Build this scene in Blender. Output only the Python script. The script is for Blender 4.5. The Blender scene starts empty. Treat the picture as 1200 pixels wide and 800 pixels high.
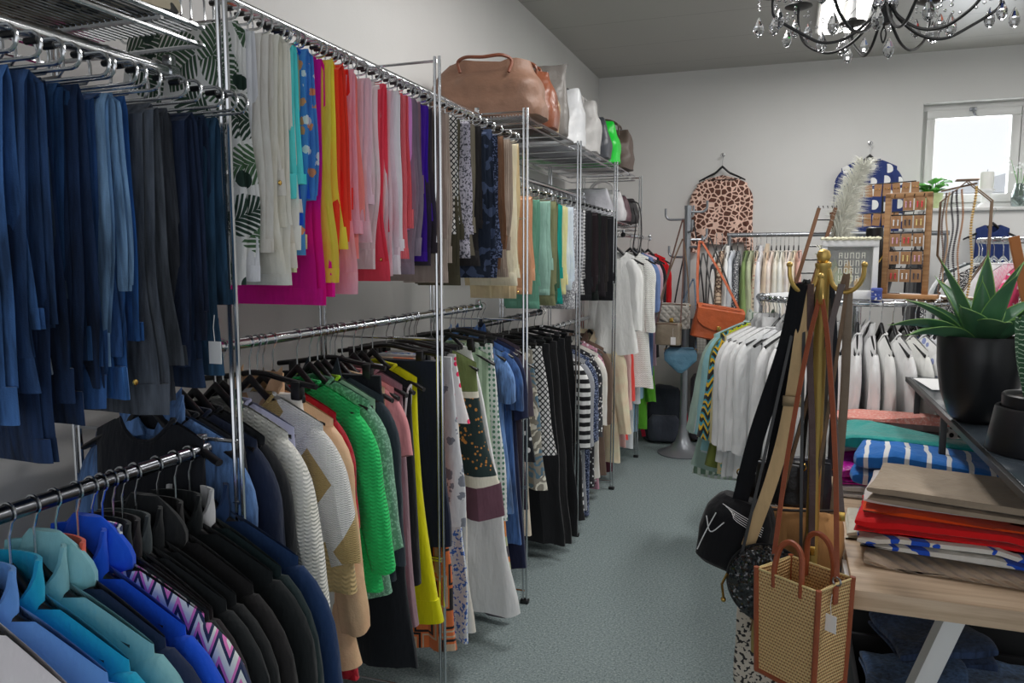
import bpy, math, random
import numpy as np
from mathutils import Vector, Matrix
PI = math.pi
RNG = random.Random(7)
SC = bpy.context.scene
COL = SC.collection

# ------------------------------------------------------------------ camera (28 mm class lens, turned 19.6 degrees left, 6.1 down)
FOC = 900.0
CAM = np.array([0, 0, 1.6])
PITCH = math.atan((400 - 304) / FOC)
YAW = math.atan((922 - 600) * math.cos(PITCH) / FOC)
FWD = np.array([-math.sin(YAW) * math.cos(PITCH), math.cos(YAW) * math.cos(PITCH), -math.sin(PITCH)])
RGT = np.array([math.cos(YAW), math.sin(YAW), 0.0])
UPV = np.cross(RGT, FWD)


def at(u, v, X=None, Y=None, Z=None):
    """The place seen at photo position u, v on the plane X=, Y= or Z=."""
    d = FWD + RGT * (u - 600) / FOC + UPV * (400 - v) / FOC
    if X is not None: s = (X - CAM[0]) / d[0]
    elif Y is not None: s = (Y - CAM[1]) / d[1]
    else: s = (Z - CAM[2]) / d[2]
    return Vector(CAM + d * s)


cam_d = bpy.data.cameras.new('camera')
cam = bpy.data.objects.new('camera', cam_d)
COL.objects.link(cam)
cam.location = CAM
cam.rotation_euler = (PI / 2 - PITCH, 0, YAW)
cam_d.sensor_width = 36
cam_d.lens = FOC / 1200 * 36
cam_d.clip_start = 0.05
SC.camera = cam

# ------------------------------------------------------------------ materials
KA = 1.55


def lin(c):
    c = c / 255.0
    return c / 12.92 if c <= 0.04045 else ((c + 0.055) / 1.055) ** 2.4


def rgb(c, k=KA):
    return tuple(min(0.86, lin(x) * k) for x in c) + (1.0,)


class NT:
    def __init__(s, name):
        s.m = bpy.data.materials.new(name)
        s.m.use_nodes = True
        s.n = s.m.node_tree.nodes
        s.l = s.m.node_tree.links
        s.b = s.n['Principled BSDF']

    def node(s, t, **k):
        n = s.n.new(t)
        for a, b in k.items(): setattr(n, a, b)
        return n

    def put(s, sock, v):
        if hasattr(v, 'is_linked') or isinstance(v, bpy.types.NodeSocket): s.l.new(v, sock)
        else: sock.default_value = v

    def math(s, op, a, b=0.0, c=0.0):
        n = s.node('ShaderNodeMath', operation=op)
        s.put(n.inputs[0], a); s.put(n.inputs[1], b); s.put(n.inputs[2], c)
        return n.outputs[0]

    def mix(s, f, a, b):
        n = s.node('ShaderNodeMix', data_type='RGBA')
        s.put(n.inputs[0], f); s.put(n.inputs[6], a); s.put(n.inputs[7], b)
        return n.outputs[2]

    def coords(s, scale=(1, 1, 1), rot=(0, 0, 0), kind='Object'):
        t = s.node('ShaderNodeTexCoord')
        mp = s.node('ShaderNodeMapping')
        mp.inputs['Scale'].default_value = scale
        mp.inputs['Rotation'].default_value = rot
        s.l.new(t.outputs[kind], mp.inputs[0])
        return mp.outputs[0]

    def noise(s, vec, scale, detail=2, rough=.5):
        n = s.node('ShaderNodeTexNoise')
        n.inputs['Scale'].default_value = scale; n.inputs['Detail'].default_value = detail
        n.inputs['Roughness'].default_value = rough
        s.l.new(vec, n.inputs['Vector'])
        return n.outputs[0]

    def vor(s, vec, scale, feature='F1', rnd=1.0):
        n = s.node('ShaderNodeTexVoronoi', feature=feature)
        n.inputs['Scale'].default_value = scale
        n.inputs['Randomness'].default_value = rnd
        s.l.new(vec, n.inputs['Vector'])
        return n

    def sep(s, vec):
        n = s.node('ShaderNodeSeparateXYZ'); s.l.new(vec, n.inputs[0]); return n.outputs

    def ramp(s, f, stops, interp='LINEAR'):
        n = s.node('ShaderNodeValToRGB'); cr = n.color_ramp; cr.interpolation = interp
        while len(cr.elements) < len(stops): cr.elements.new(0.5)
        for e, (p, c) in zip(cr.elements, stops): e.position = p; e.color = c
        s.l.new(f, n.inputs[0])
        return n.outputs[0]

    def bump(s, h, strength, dist, prev=None):
        n = s.node('ShaderNodeBump')
        n.inputs['Strength'].default_value = strength; n.inputs['Distance'].default_value = dist
        s.l.new(h, n.inputs['Height'])
        if prev is not None: s.l.new(prev, n.inputs['Normal'])
        return n.outputs[0]


_mats = {}


def plain(name, c, rough=.5, metal=0.0, k=KA, bump=None, coat=0.0, spec=None, vary=0.0):
    key = ('plain', name, c)
    if key in _mats: return _mats[key]
    t = NT(name)
    t.b.inputs['Base Color'].default_value = rgb(c, k)
    t.b.inputs['Roughness'].default_value = rough
    t.b.inputs['Metallic'].default_value = metal
    t.b.inputs['Coat Weight'].default_value = coat
    if spec is not None: t.b.inputs['Specular IOR Level'].default_value = spec
    v = t.coords()
    if vary:
        nz = t.noise(v, 9, 3)
        t.l.new(t.mix(nz, rgb(tuple(x * (1 - vary) for x in c), k), rgb(tuple(min(255, x * (1 + vary)) for x in c), k)), t.b.inputs['Base Color'])
    if bump:
        t.l.new(t.bump(t.noise(v, bump[0], 3), bump[1], bump[2]), t.b.inputs['Normal'])
    _mats[key] = t.m
    return t.m


def fabric(c, pat=None, c2=(240, 240, 238), sc=1.0, c3=(60, 60, 60), rough=.88, sheen=.15, wr=1.0, seed=0):
    """Woven cloth with a pattern of its own."""
    if pat == 'denim': c = tuple(.72 * x + .18 * sum(c) / 3 for x in c)
    c, c2, c3 = tuple(c), tuple(c2), tuple(c3)
    key = ('fab', c, pat, c2, sc, c3, rough)
    if key in _mats: return _mats[key]
    t = NT('fabric_' + (pat or 'plain'))
    A, B, D = rgb(c), rgb(c2), rgb(c3)
    v = t.coords()
    X, Y, Z = t.sep(v)
    XY = t.math('ADD', X, t.math('MULTIPLY', Y, .6))

    def thr(s, lo):  # 1 where s > lo
        return t.math('GREATER_THAN', s, lo)

    def fr(s, k, off=0.0):
        return t.math('FRACT', t.math('ADD', t.math('MULTIPLY', s, k), 50.13 + off))
    nz = t.noise(v, 14, 3)
    out = t.mix(nz, rgb(tuple(x * .90 for x in c)), rgb(tuple(min(255, x * 1.07) for x in c)))
    flat = t.node('ShaderNodeCombineXYZ'); t.l.new(XY, flat.inputs[0]); t.l.new(Z, flat.inputs[2])
    fv = flat.outputs[0]
    extra = None
    if pat == 'stripe_h': out = t.mix(thr(fr(Z, 14 * sc), .5), out, B)
    elif pat == 'stripe_thin': out = t.mix(thr(fr(Z, 14 * sc), .78), out, B)
    elif pat == 'stripe_v': out = t.mix(thr(fr(XY, 14 * sc), .6), out, B)
    elif pat == 'stripe_x': out = t.mix(thr(fr(t.math('ADD', X, t.math('MULTIPLY', t.noise(v, 9, 1), .02)), 14 * sc), .76), out, B)
    elif pat == 'stripe_y': out = t.mix(thr(fr(Y, 14 * sc), .74), out, B)
    elif pat == 'dots': out = t.mix(t.math('LESS_THAN', t.vor(fv, 26 * sc).outputs['Distance'], .33), out, B)
    elif pat == 'dots_reg': out = t.mix(t.math('LESS_THAN', t.vor(fv, 30 * sc, rnd=.15).outputs['Distance'], .3), out, B)
    elif pat == 'giraffe':
        out = t.mix(thr(t.vor(fv, 24 * sc, 'DISTANCE_TO_EDGE').outputs['Distance'], .1), B, out)
    elif pat == 'floral':
        n = t.vor(fv, 24 * sc)
        r = t.node('ShaderNodeSeparateColor'); t.l.new(n.outputs['Color'], r.inputs[0])
        cc = t.ramp(r.outputs[0], [(0, B), (.45, D), (.75, A)], 'CONSTANT')
        w = t.math('ADD', n.outputs['Distance'], t.math('MULTIPLY', t.noise(v, 90, 2), .35))
        out = t.mix(t.math('LESS_THAN', w, .52), out, cc)
    elif pat == 'leaf':
        S = 7.0 * sc
        n = t.vor(fv, S)
        d = t.node('ShaderNodeVectorMath', operation='SUBTRACT')
        t.l.new(fv, d.inputs[0]); t.l.new(n.outputs['Position'], d.inputs[1])
        p = t.sep(d.outputs[0])
        r = t.node('ShaderNodeSeparateColor'); t.l.new(n.outputs['Color'], r.inputs[0])
        th = t.math('MULTIPLY', r.outputs[1], 6.28)
        co, si = t.math('COSINE', th), t.math('SINE', th)
        la = t.math('MULTIPLY', t.math('ADD', t.math('MULTIPLY', p[0], co), t.math('MULTIPLY', p[2], si)), S)
        lb = t.math('ABSOLUTE', t.math('MULTIPLY', t.math('SUBTRACT', t.math('MULTIPLY', p[2], co), t.math('MULTIPLY', p[0], si)), S))
        leaflet = thr(t.math('FRACT', t.math('ADD', t.math('MULTIPLY', t.math('SUBTRACT', la, t.math('MULTIPLY', t.math('POWER', lb, .75), .75)), 7.5), 40.0)), t.math('ADD', .12, t.math('MULTIPLY', lb, 1.0)))
        env = t.math('LESS_THAN', lb, t.math('SUBTRACT', .40, t.math('MULTIPLY', t.math('MULTIPLY', la, la), 1.0)))
        half = t.math('MULTIPLY', leaflet, env)
        lf = t.mix(r.outputs[0], B, D)
        out = t.mix(half, out, lf)
        q = t.vor(fv, 13 * sc); m2 = t.math('LESS_THAN', q.outputs['Distance'], .3)
        r2 = t.node('ShaderNodeSeparateColor'); t.l.new(q.outputs['Color'], r2.inputs[0])
        out = t.mix(t.math('MULTIPLY', m2, thr(r2.outputs[0], .6)), out, D)
    elif pat == 'zigzag':
        zz = t.math('ADD', t.math('MULTIPLY', Z, 11 * sc), t.math('ABSOLUTE', t.math('SUBTRACT', fr(XY, 24 * sc), .5)))
        f = t.math('FRACT', t.math('ADD', zz, 40.0))
        out = t.ramp(f, [(0, A), (.28, B), (.42, D), (.55, A), (.7, B), (.86, D)], 'CONSTANT')
    elif pat == 'check': 
        out = t.mix(t.math('MULTIPLY', t.math('ADD', thr(fr(Z, 22 * sc), .5), thr(fr(XY, 22 * sc), .5)), .5), out, B)
    elif pat == 'lattice':
        a = thr(fr(t.math('ADD', XY, Z), 22 * sc), .72); b = thr(fr(t.math('SUBTRACT', XY, Z), 22 * sc), .72)
        out = t.mix(t.math('MAXIMUM', a, b), out, B)
    elif pat == 'argyle':
        a = thr(fr(t.math('ADD', XY, t.math('MULTIPLY', Z, .8)), 3.6 * sc), .5); b = thr(fr(t.math('SUBTRACT', XY, t.math('MULTIPLY', Z, .8)), 3.6 * sc), .5)
        out = t.mix(t.math('MULTIPLY', a, b), out, B)
        extra = (120, .9, .004)
    elif pat == 'geo':
        n = t.vor(fv, 9 * sc, rnd=.6); n.distance = 'CHEBYCHEV'
        rings = t.math('FRACT', t.math('MULTIPLY', n.outputs['Distance'], 3.4))
        out = t.ramp(rings, [(0, B), (.3, A), (.5, D), (.72, A)], 'CONSTANT')
    elif pat == 'paisley':
        w = t.math('SINE', t.math('ADD', t.math('MULTIPLY', t.noise(v, 11 * sc, 2), 42), 0.0))
        out = t.mix(thr(w, .1), out, t.mix(thr(t.noise(v, 8, 1), .5), B, D))
    elif pat == 'paw':
        n = t.vor(fv, 16 * sc); r = t.node('ShaderNodeSeparateColor'); t.l.new(n.outputs['Color'], r.inputs[0])
        w = t.math('ADD', n.outputs['Distance'], t.math('MULTIPLY', t.noise(v, 60, 1), .5))
        out = t.mix(t.math('MULTIPLY', t.math('LESS_THAN', w, .58), thr(r.outputs[0], .4)), out, B)
    elif pat == 'moon':
        S = 9.5 * sc; n = t.vor(fv, S, rnd=.3)
        d = t.node('ShaderNodeVectorMath', operation='SUBTRACT'); t.l.new(fv, d.inputs[0]); t.l.new(n.outputs['Position'], d.inputs[1])
        p = t.sep(d.outputs[0])
        out = t.mix(t.math('MULTIPLY', t.math('LESS_THAN', n.outputs['Distance'], .38), thr(p[0], -.1 / S)), out, B)
    elif pat == 'speck':
        out = t.mix(thr(t.noise(v, 130 * sc, 2), .55), out, B)
    elif pat == 'blobs':
        out = t.mix(thr(t.noise(fv, 24 * sc, 1), .56), out, B)
    elif pat == 'bands':   # several cloths sewn in bands
        out = t.ramp(fr(Z, 2.6 * sc), [(0, A), (.2, B), (.3, D), (.42, A), (.5, B), (.66, D), (.8, A)], 'CONSTANT')
    elif pat == 'denim':
        v2 = t.coords((90, 90, 9)); 
        f = t.math('ADD', t.math('MULTIPLY', t.noise(v2, 1, 3), .5), t.math('MULTIPLY', t.noise(t.coords((1, 1, .35)), 9, 3), .5))
        out = t.ramp(f, [(.36, rgb(tuple(x * .66 for x in c))), (.64, rgb(tuple(min(255, x * 1.3 + 8) for x in c)))])
    elif pat == 'halves':   # one wide block of the second colour
        out = t.mix(thr(Z, -0.45 * sc), B, out)
    elif pat == 'embroidered':   # olive yoke, pale braid, dark skirt worked with gold flowers, pale braid
        lo = t.mix(t.math('LESS_THAN', t.math('ADD', t.vor(fv, 60).outputs['Distance'], t.math('MULTIPLY', t.noise(v, 18, 2), .9)), .72), B, rgb((176, 120, 60)))
        m1, m2, m3 = thr(Z, -.30), thr(Z, -.325), thr(Z, -.635)
        out = t.mix(m3, D, t.mix(m2, lo, t.mix(m1, D, out)))
    t.l.new(out, t.b.inputs['Base Color'])
    t.b.inputs['Roughness'].default_value = rough
    t.b.inputs['Sheen Weight'].default_value = sheen
    t.b.inputs['Sheen Roughness'].default_value = .5
    t.b.inputs['Specular IOR Level'].default_value = .25
    # drape creases, then weave
    cr = t.noise(t.coords((1, 1, .28)), 17, 3, .55)
    nb = t.bump(cr, .55 * wr, .022)
    cr2 = t.noise(t.coords((1, 1, .6)), 55, 2)
    nb = t.bump(cr2, .25 * wr, .006, nb)
    if pat in ('knit', 'argyle'):
        wv = t.math('SINE', t.math('ADD', t.math('MULTIPLY', Z, 1100 / max(sc, .1)), t.math('MULTIPLY', t.math('ABSOLUTE', t.math('SINE', t.math('MULTIPLY', XY, 260 / max(sc, .1)))), 2.6)))
        nb = t.bump(wv, .6, .0022, nb)
    elif pat == 'rib':
        nb = t.bump(t.math('SINE', t.math('MULTIPLY', t.math('ADD', Z, t.math('MULTIPLY', XY, .4)), 330 * sc)), .9, .004, nb)
    elif pat == 'cord':
        nb = t.bump(t.math('SINE', t.math('MULTIPLY', XY, 900)), .5, .002, nb)
    elif pat == 'quilt':
        w = t.math('MULTIPLY', t.math('ABSOLUTE', t.math('SINE', t.math('MULTIPLY', t.math('ADD', XY, Z), 60))), t.math('ABSOLUTE', t.math('SINE', t.math('MULTIPLY', t.math('SUBTRACT', XY, Z), 60))))
        nb = t.bump(w, .8, .008, nb)
    elif pat == 'denim':
        nb = t.bump(t.noise(v, 420, 1), .25, .002, nb)
    else:
        nb = t.bump(t.noise(v, 600, 1), .15, .0015, nb)
    t.l.new(nb, t.b.inputs['Normal'])
    _mats[key] = t.m
    return t.m


def leather(c, rough=.45, sc=1.0, spec=.5):
    key = ('lea', tuple(c), rough)
    if key in _mats: return _mats[key]
    t = NT('leather')
    v = t.coords()
    t.l.new(t.mix(t.noise(v, 12, 3), rgb(tuple(x * .88 for x in c)), rgb(tuple(min(255, x * 1.1) for x in c))), t.b.inputs['Base Color'])
    t.b.inputs['Roughness'].default_value = rough
    t.b.inputs['Specular IOR Level'].default_value = spec
    n = t.bump(t.noise(v, 18, 3), .35, .02)
    w = t.vor(v, 260 * sc)
    t.l.new(t.bump(w.outputs['Distance'], .2, .002, n), t.b.inputs['Normal'])
    _mats[key] = t.m
    return t.m


CHROME = plain('chrome', (215, 217, 220), .16, 1.0, k=1.0)
STEEL = plain('grey_steel', (150, 153, 158), .35, .9, k=1.0)
BLACKPL = plain('black_plastic', (18, 18, 20), .28)
BLACKM = plain('black_metal', (20, 20, 21), .4)
WHITEPAP = plain('white_paper', (228, 228, 230), .7)
GOLDM = plain('brushed_gold', (208, 176, 104), .42, .85, k=1.15)
BRASS = plain('brass', (200, 165, 90), .25, 1.0, k=1.1)


# ------------------------------------------------------------------ mesh building
class MB:
    def __init__(s): s.v = []; s.f = []

    def loft(s, rows, closed=True, cap0=True, cap1=True):
        b = len(s.v); n = len(rows[0])
        for r in rows: s.v.extend(tuple(map(float, p)) for p in r)
        m = n if closed else n - 1
        for i in range(len(rows) - 1):
            for j in range(m):
                a = b + i * n + j; c = b + i * n + (j + 1) % n
                s.f.append((a, c, c + n, a + n))
        if closed and cap0: s.f.append(tuple(b + j for j in reversed(range(n))))
        if closed and cap1: s.f.append(tuple(b + (len(rows) - 1) * n + j for j in range(n)))
        return s

    def box(s, c, d, bev=0.0, rot=None):
        cx, cy, cz = c; hx, hy, hz = d[0] / 2, d[1] / 2, d[2] / 2
        e = min(bev, hx * .9, hy * .9, hz * .9)
        if e <= 0:
            P = [Vector((sx * hx, sy * hy, sz * hz)) for sz in (-1, 1) for sy in (-1, 1) for sx in (-1, 1)]
            F = [(0, 2, 3, 1), (4, 5, 7, 6), (0, 1, 5, 4), (2, 6, 7, 3), (0, 4, 6, 2), (1, 3, 7, 5)]
            b = len(s.v)
            for p in P:
                if rot is not None: p = rot @ p
                s.v.append((p.x + cx, p.y + cy, p.z + cz))
            s.f.extend(tuple(b + i for i in q) for q in F)
            return s
        rows = []
        for z, k in ((-hz, e), (-hz + e * .3, e * .3), (-hz + e, 0), (hz - e, 0), (hz - e * .3, e * .3), (hz, e)):
            r = []
            for qx, qy, a0 in ((1, 1, 0), (-1, 1, 90), (-1, -1, 180), (1, -1, 270)):
                for a in (0, 45, 90):
                    g = math.radians(a0 + a)
                    r.append(Vector((qx * (hx - e) + (e - k) * math.cos(g), qy * (hy - e) + (e - k) * math.sin(g), z)))
            rows.append([((rot @ p) if rot is not None else p) + Vector(c) for p in r])
        return s.loft(rows)

    def tube(s, pts, r, n=8, closed=False, flat=None):
        """Round bar along pts; r a number or one per point; flat=(w, t, up) makes a strap."""
        P = [Vector(p) for p in pts]; m = len(P); rows = []
        prev = None
        for i in range(m):
            if closed: t = P[(i + 1) % m] - P[i - 1]
            else: t = P[min(i + 1, m - 1)] - P[max(i - 1, 0)]
            if t.length < 1e-9: t = Vector((0, 0, 1))
            t.normalize()
            if flat:
                a = Vector(flat[2]); a = a - t * a.dot(t)
                if a.length < 1e-4: a = prev or t.orthogonal()
                a.normalize(); prev = a
                b = t.cross(a)
                w, h = flat[0] / 2, flat[1] / 2
                rows.append([P[i] + a * x * w + b * y * h for x, y in ((-1, -.6), (-.9, -1), (.9, -1), (1, -.6), (1, .6), (.9, 1), (-.9, 1), (-1, .6))])
                continue
            if prev is None: a = t.orthogonal().normalized()
            else:
                a = prev - t * prev.dot(t)
                a = a.normalized() if a.length > 1e-6 else t.orthogonal().normalized()
            prev = a; b = t.cross(a)
            q = r[i] if isinstance(r, (list, tuple)) else r
            rows.append([P[i] + (a * math.cos(2 * PI * j / n) + b * math.sin(2 * PI * j / n)) * q for j in range(n)])
        if closed: rows.append(rows[0]); return s.loft(rows, True, False, False)
        return s.loft(rows)

    def lathe(s, prof, n=24, o=(0, 0, 0), sx=1.0, sy=1.0):
        rows = [[(o[0] + max(r, 1e-4) * math.cos(2 * PI * j / n) * sx, o[1] + max(r, 1e-4) * math.sin(2 * PI * j / n) * sy, o[2] + z) for j in range(n)] for r, z in prof]
        return s.loft(rows)

    def ball(s, o, r, n=10, sz=1.0):
        return s.lathe([(r * math.sin(PI * i / n), -r * sz * math.cos(PI * i / n)) for i in range(n + 1)], max(8, n), o)

    def mesh(s, name, smooth=True, ang=40):
        me = bpy.data.meshes.new(name)
        me.from_pydata(s.v, [], s.f)
        me.validate()
        import bmesh
        bm = bmesh.new(); bm.from_mesh(me)
        bmesh.ops.recalc_face_normals(bm, faces=bm.faces)
        bm.to_mesh(me); bm.free()
        if smooth:
            me.polygons.foreach_set('use_smooth', [True] * len(me.polygons))
            me.set_sharp_from_angle(angle=math.radians(ang))
        return me

    def build(s, name, mat, parent=None, loc=None, rot=None, smooth=True, ang=40, label=None):
        me = s.mesh(name, smooth, ang)
        me.materials.append(mat)
        o = bpy.data.objects.new(name, me)
        COL.objects.link(o)
        if parent is not None: o.parent = parent
        if loc is not None: o.location = loc
        if rot is not None: o.rotation_euler = rot
        if label: o['label'] = label
        return o


_labels = {}


def tag(o, label, cat, group=None, kind=None):
    o['label'] = label; o['category'] = cat
    if group: o['group'] = group
    if kind: o['kind'] = kind
    _labels.setdefault(label, []).append((o.name, group))
    return o


def thing(name, label, cat, loc=(0, 0, 0), rot=0, group=None):
    o = bpy.data.objects.new(name, None)
    COL.objects.link(o)
    o.empty_display_size = .05
    o.location = loc
    o.rotation_euler = rot if isinstance(rot, tuple) else (0, 0, rot)
    return tag(o, label, cat, group)


def struct(name, mb, mat, parent=None, **k):
    o = mb.build(name, mat, parent, **k)
    if parent is None: o['kind'] = 'structure'
    return o


def copy_tree(o, parent=None, loc=None, rot=None):
    c = o.copy(); COL.objects.link(c)
    if parent is not None:
        c.parent = parent
    if loc is not None: c.location = loc
    if rot is not None: c.rotation_euler = rot
    for ch in o.children: copy_tree(ch, c)
    return c


def arc(c, r, a0, a1, n, ax='xz'):
    out = []
    for i in range(n + 1):
        a = a0 + (a1 - a0) * i / n
        d = [0, 0, 0]; d['xyz'.index(ax[0])] = r * math.cos(a); d['xyz'.index(ax[1])] = r * math.sin(a)
        out.append((c[0] + d[0], c[1] + d[1], c[2] + d[2]))
    return out


def smoothstep(x): x = max(0, min(1, x)); return x * x * (3 - 2 * x)


def bez(pts, n=16):
    """Catmull-Rom through pts."""
    P = [Vector(p) for p in pts]; P = [2 * P[0] - P[1]] + P + [2 * P[-1] - P[-2]]
    out = []
    for i in range(1, len(P) - 2):
        for k in range(n):
            t = k / n
            out.append(.5 * ((2 * P[i]) + (P[i + 1] - P[i - 1]) * t + (2 * P[i - 1] - 5 * P[i] + 4 * P[i + 1] - P[i + 2]) * t * t + (3 * P[i] - P[i - 1] - 3 * P[i + 1] + P[i + 2]) * t ** 3))
    out.append(P[-2])
    return out
# ------------------------------------------------------------------ hangers (local: x across, y along the rod, z=0 at the rod's axis)
def hook_pts(r=.017, drop=.085):
    return arc((0, 0, 0), r, math.radians(200), math.radians(-60), 12) + [(.004, 0, -r - .012), (0, 0, -r - .022), (0, 0, -drop)]


_hang = {}


def hanger_parts(kind):
    if kind in _hang: return _hang[kind]
    out = []
    if kind in ('black', 'clear', 'slim'):
        out.append(('hook', MB().tube(hook_pts(), .0022, 6).mesh('hook'), CHROME))
        m = MB(); rows = []
        W = .196
        for i in range(25):
            x = -W + 2 * W * i / 24; a = abs(x) / W
            z = -.097 - .034 * min(1, a / .3) - .085 * a ** 1.2
            th = (.009 + .003 * a) if kind == 'black' else .005
            hh = .013 - .006 * a
            rows.append([(x, th * math.cos(q) , z + hh * math.sin(q)) for q in [2 * PI * j / 10 for j in range(10)]])
        m.loft(rows)
        if kind == 'clear': mat = CLEARPL
        else: mat = BLACKPL
        out.append(('shoulder_arms', m.mesh('shoulder_arms'), mat))
        if kind != 'slim':
            out.append(('crossbar', MB().tube(bez([(-.16, 0, -.197), (-.13, 0, -.208), (.13, 0, -.208), (.16, 0, -.197)], 5), .004, 6).mesh('crossbar'), mat))
    elif kind == 'clip':
        out.append(('hook', MB().tube(hook_pts(), .0022, 6).mesh('hook'), CHROME))
        m = MB().tube(bez([(-.19, 0, -.112), (-.1, 0, -.1), (0, 0, -.085), (.1, 0, -.1), (.19, 0, -.112)], 5), .008, 8)
        out.append(('bar', m.mesh('bar'), BLACKPL))
        for s in (-1, 1):
            m = MB().box((s * .13, 0, -.125), (.03, .026, .05), .005).box((s * .13, .006, -.148), (.034, .012, .02), .003)
            out.append(('clip', m.mesh('clip'), BLACKPL))
    else:  # chrome trouser hanger, open at the front
        S = .03 if kind == 'wireshort' else 0
        pts = arc((-.01, 0, 0), .0165, math.radians(205), math.radians(-70), 12) + [(0, 0, -.03), (0, 0, -.08), (-.012, 0, -.092)]
        pts += [(-.08, 0, -.094), (-.155, 0, -.096)] + arc((-.16, 0, -.113), .017, math.radians(90), math.radians(270), 6)[1:]
        pts += [(-.1, 0, -.13), (.2, 0, -.13)] + arc((.2, 0, -.112), .018, math.radians(-90), math.radians(80), 6)[1:] + [(.19, 0, -.094), (.15, 0, -.094)]
        pts = [(x, y, z + S if z < -.05 else z) for x, y, z in pts]
        out.append(('wire', MB().tube(pts, .003, 7).mesh('wire'), CHROME))
        out.append(('rubber_tip', MB().tube([(.17, 0, -.094 + S), (.158, 0, -.094 + S), (.146, 0, -.094 + S)], .0052, 7).mesh('rubber_tip'), BLACKPL))
    _hang[kind] = out
    return out


def put_hanger(kind, phrase, loc, rz, where, group):
    name, noun = {'black': ('clothes_hanger', 'black plastic hanger'), 'slim': ('clothes_hanger', 'slim black hanger'), 'clear': ('clothes_hanger', 'clear plastic hanger'),
                  'clip': ('clip_hanger', 'black clip hanger'), 'wire': ('trouser_hanger', 'chrome trouser hanger'), 'wireshort': ('trouser_hanger', 'chrome trouser hanger')}[kind]
    r = thing(name, f'{noun} holding the {phrase}', 'hanger', loc, rz, group)
    for n, me, mat in hanger_parts(kind):
        if not me.materials: me.materials.append(mat)
        o = bpy.data.objects.new(n, me); COL.objects.link(o); o.parent = r
    return r


t_ = NT('clear_plastic')
t_.b.inputs['Base Color'].default_value = (.8, .84, .86, 1); t_.b.inputs['Roughness'].default_value = .12
t_.b.inputs['Transmission Weight'].default_value = .85; t_.b.inputs['IOR'].default_value = 1.3
CLEARPL = t_.m


# ------------------------------------------------------------------ garments
def price_tag(parent, x, y, z, s=1.0, rot=0):
    m = MB().box((x, y, z), (.03 * s, .0015, .045 * s)).tube([(x, y, z + .02 * s), (x - .004, y + .002, z + .05 * s), (x - .002, y + .004, z + .075 * s)], .0007, 5)
    return m.build('price_tag', WHITEPAP, parent, label='small white price tag')


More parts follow.
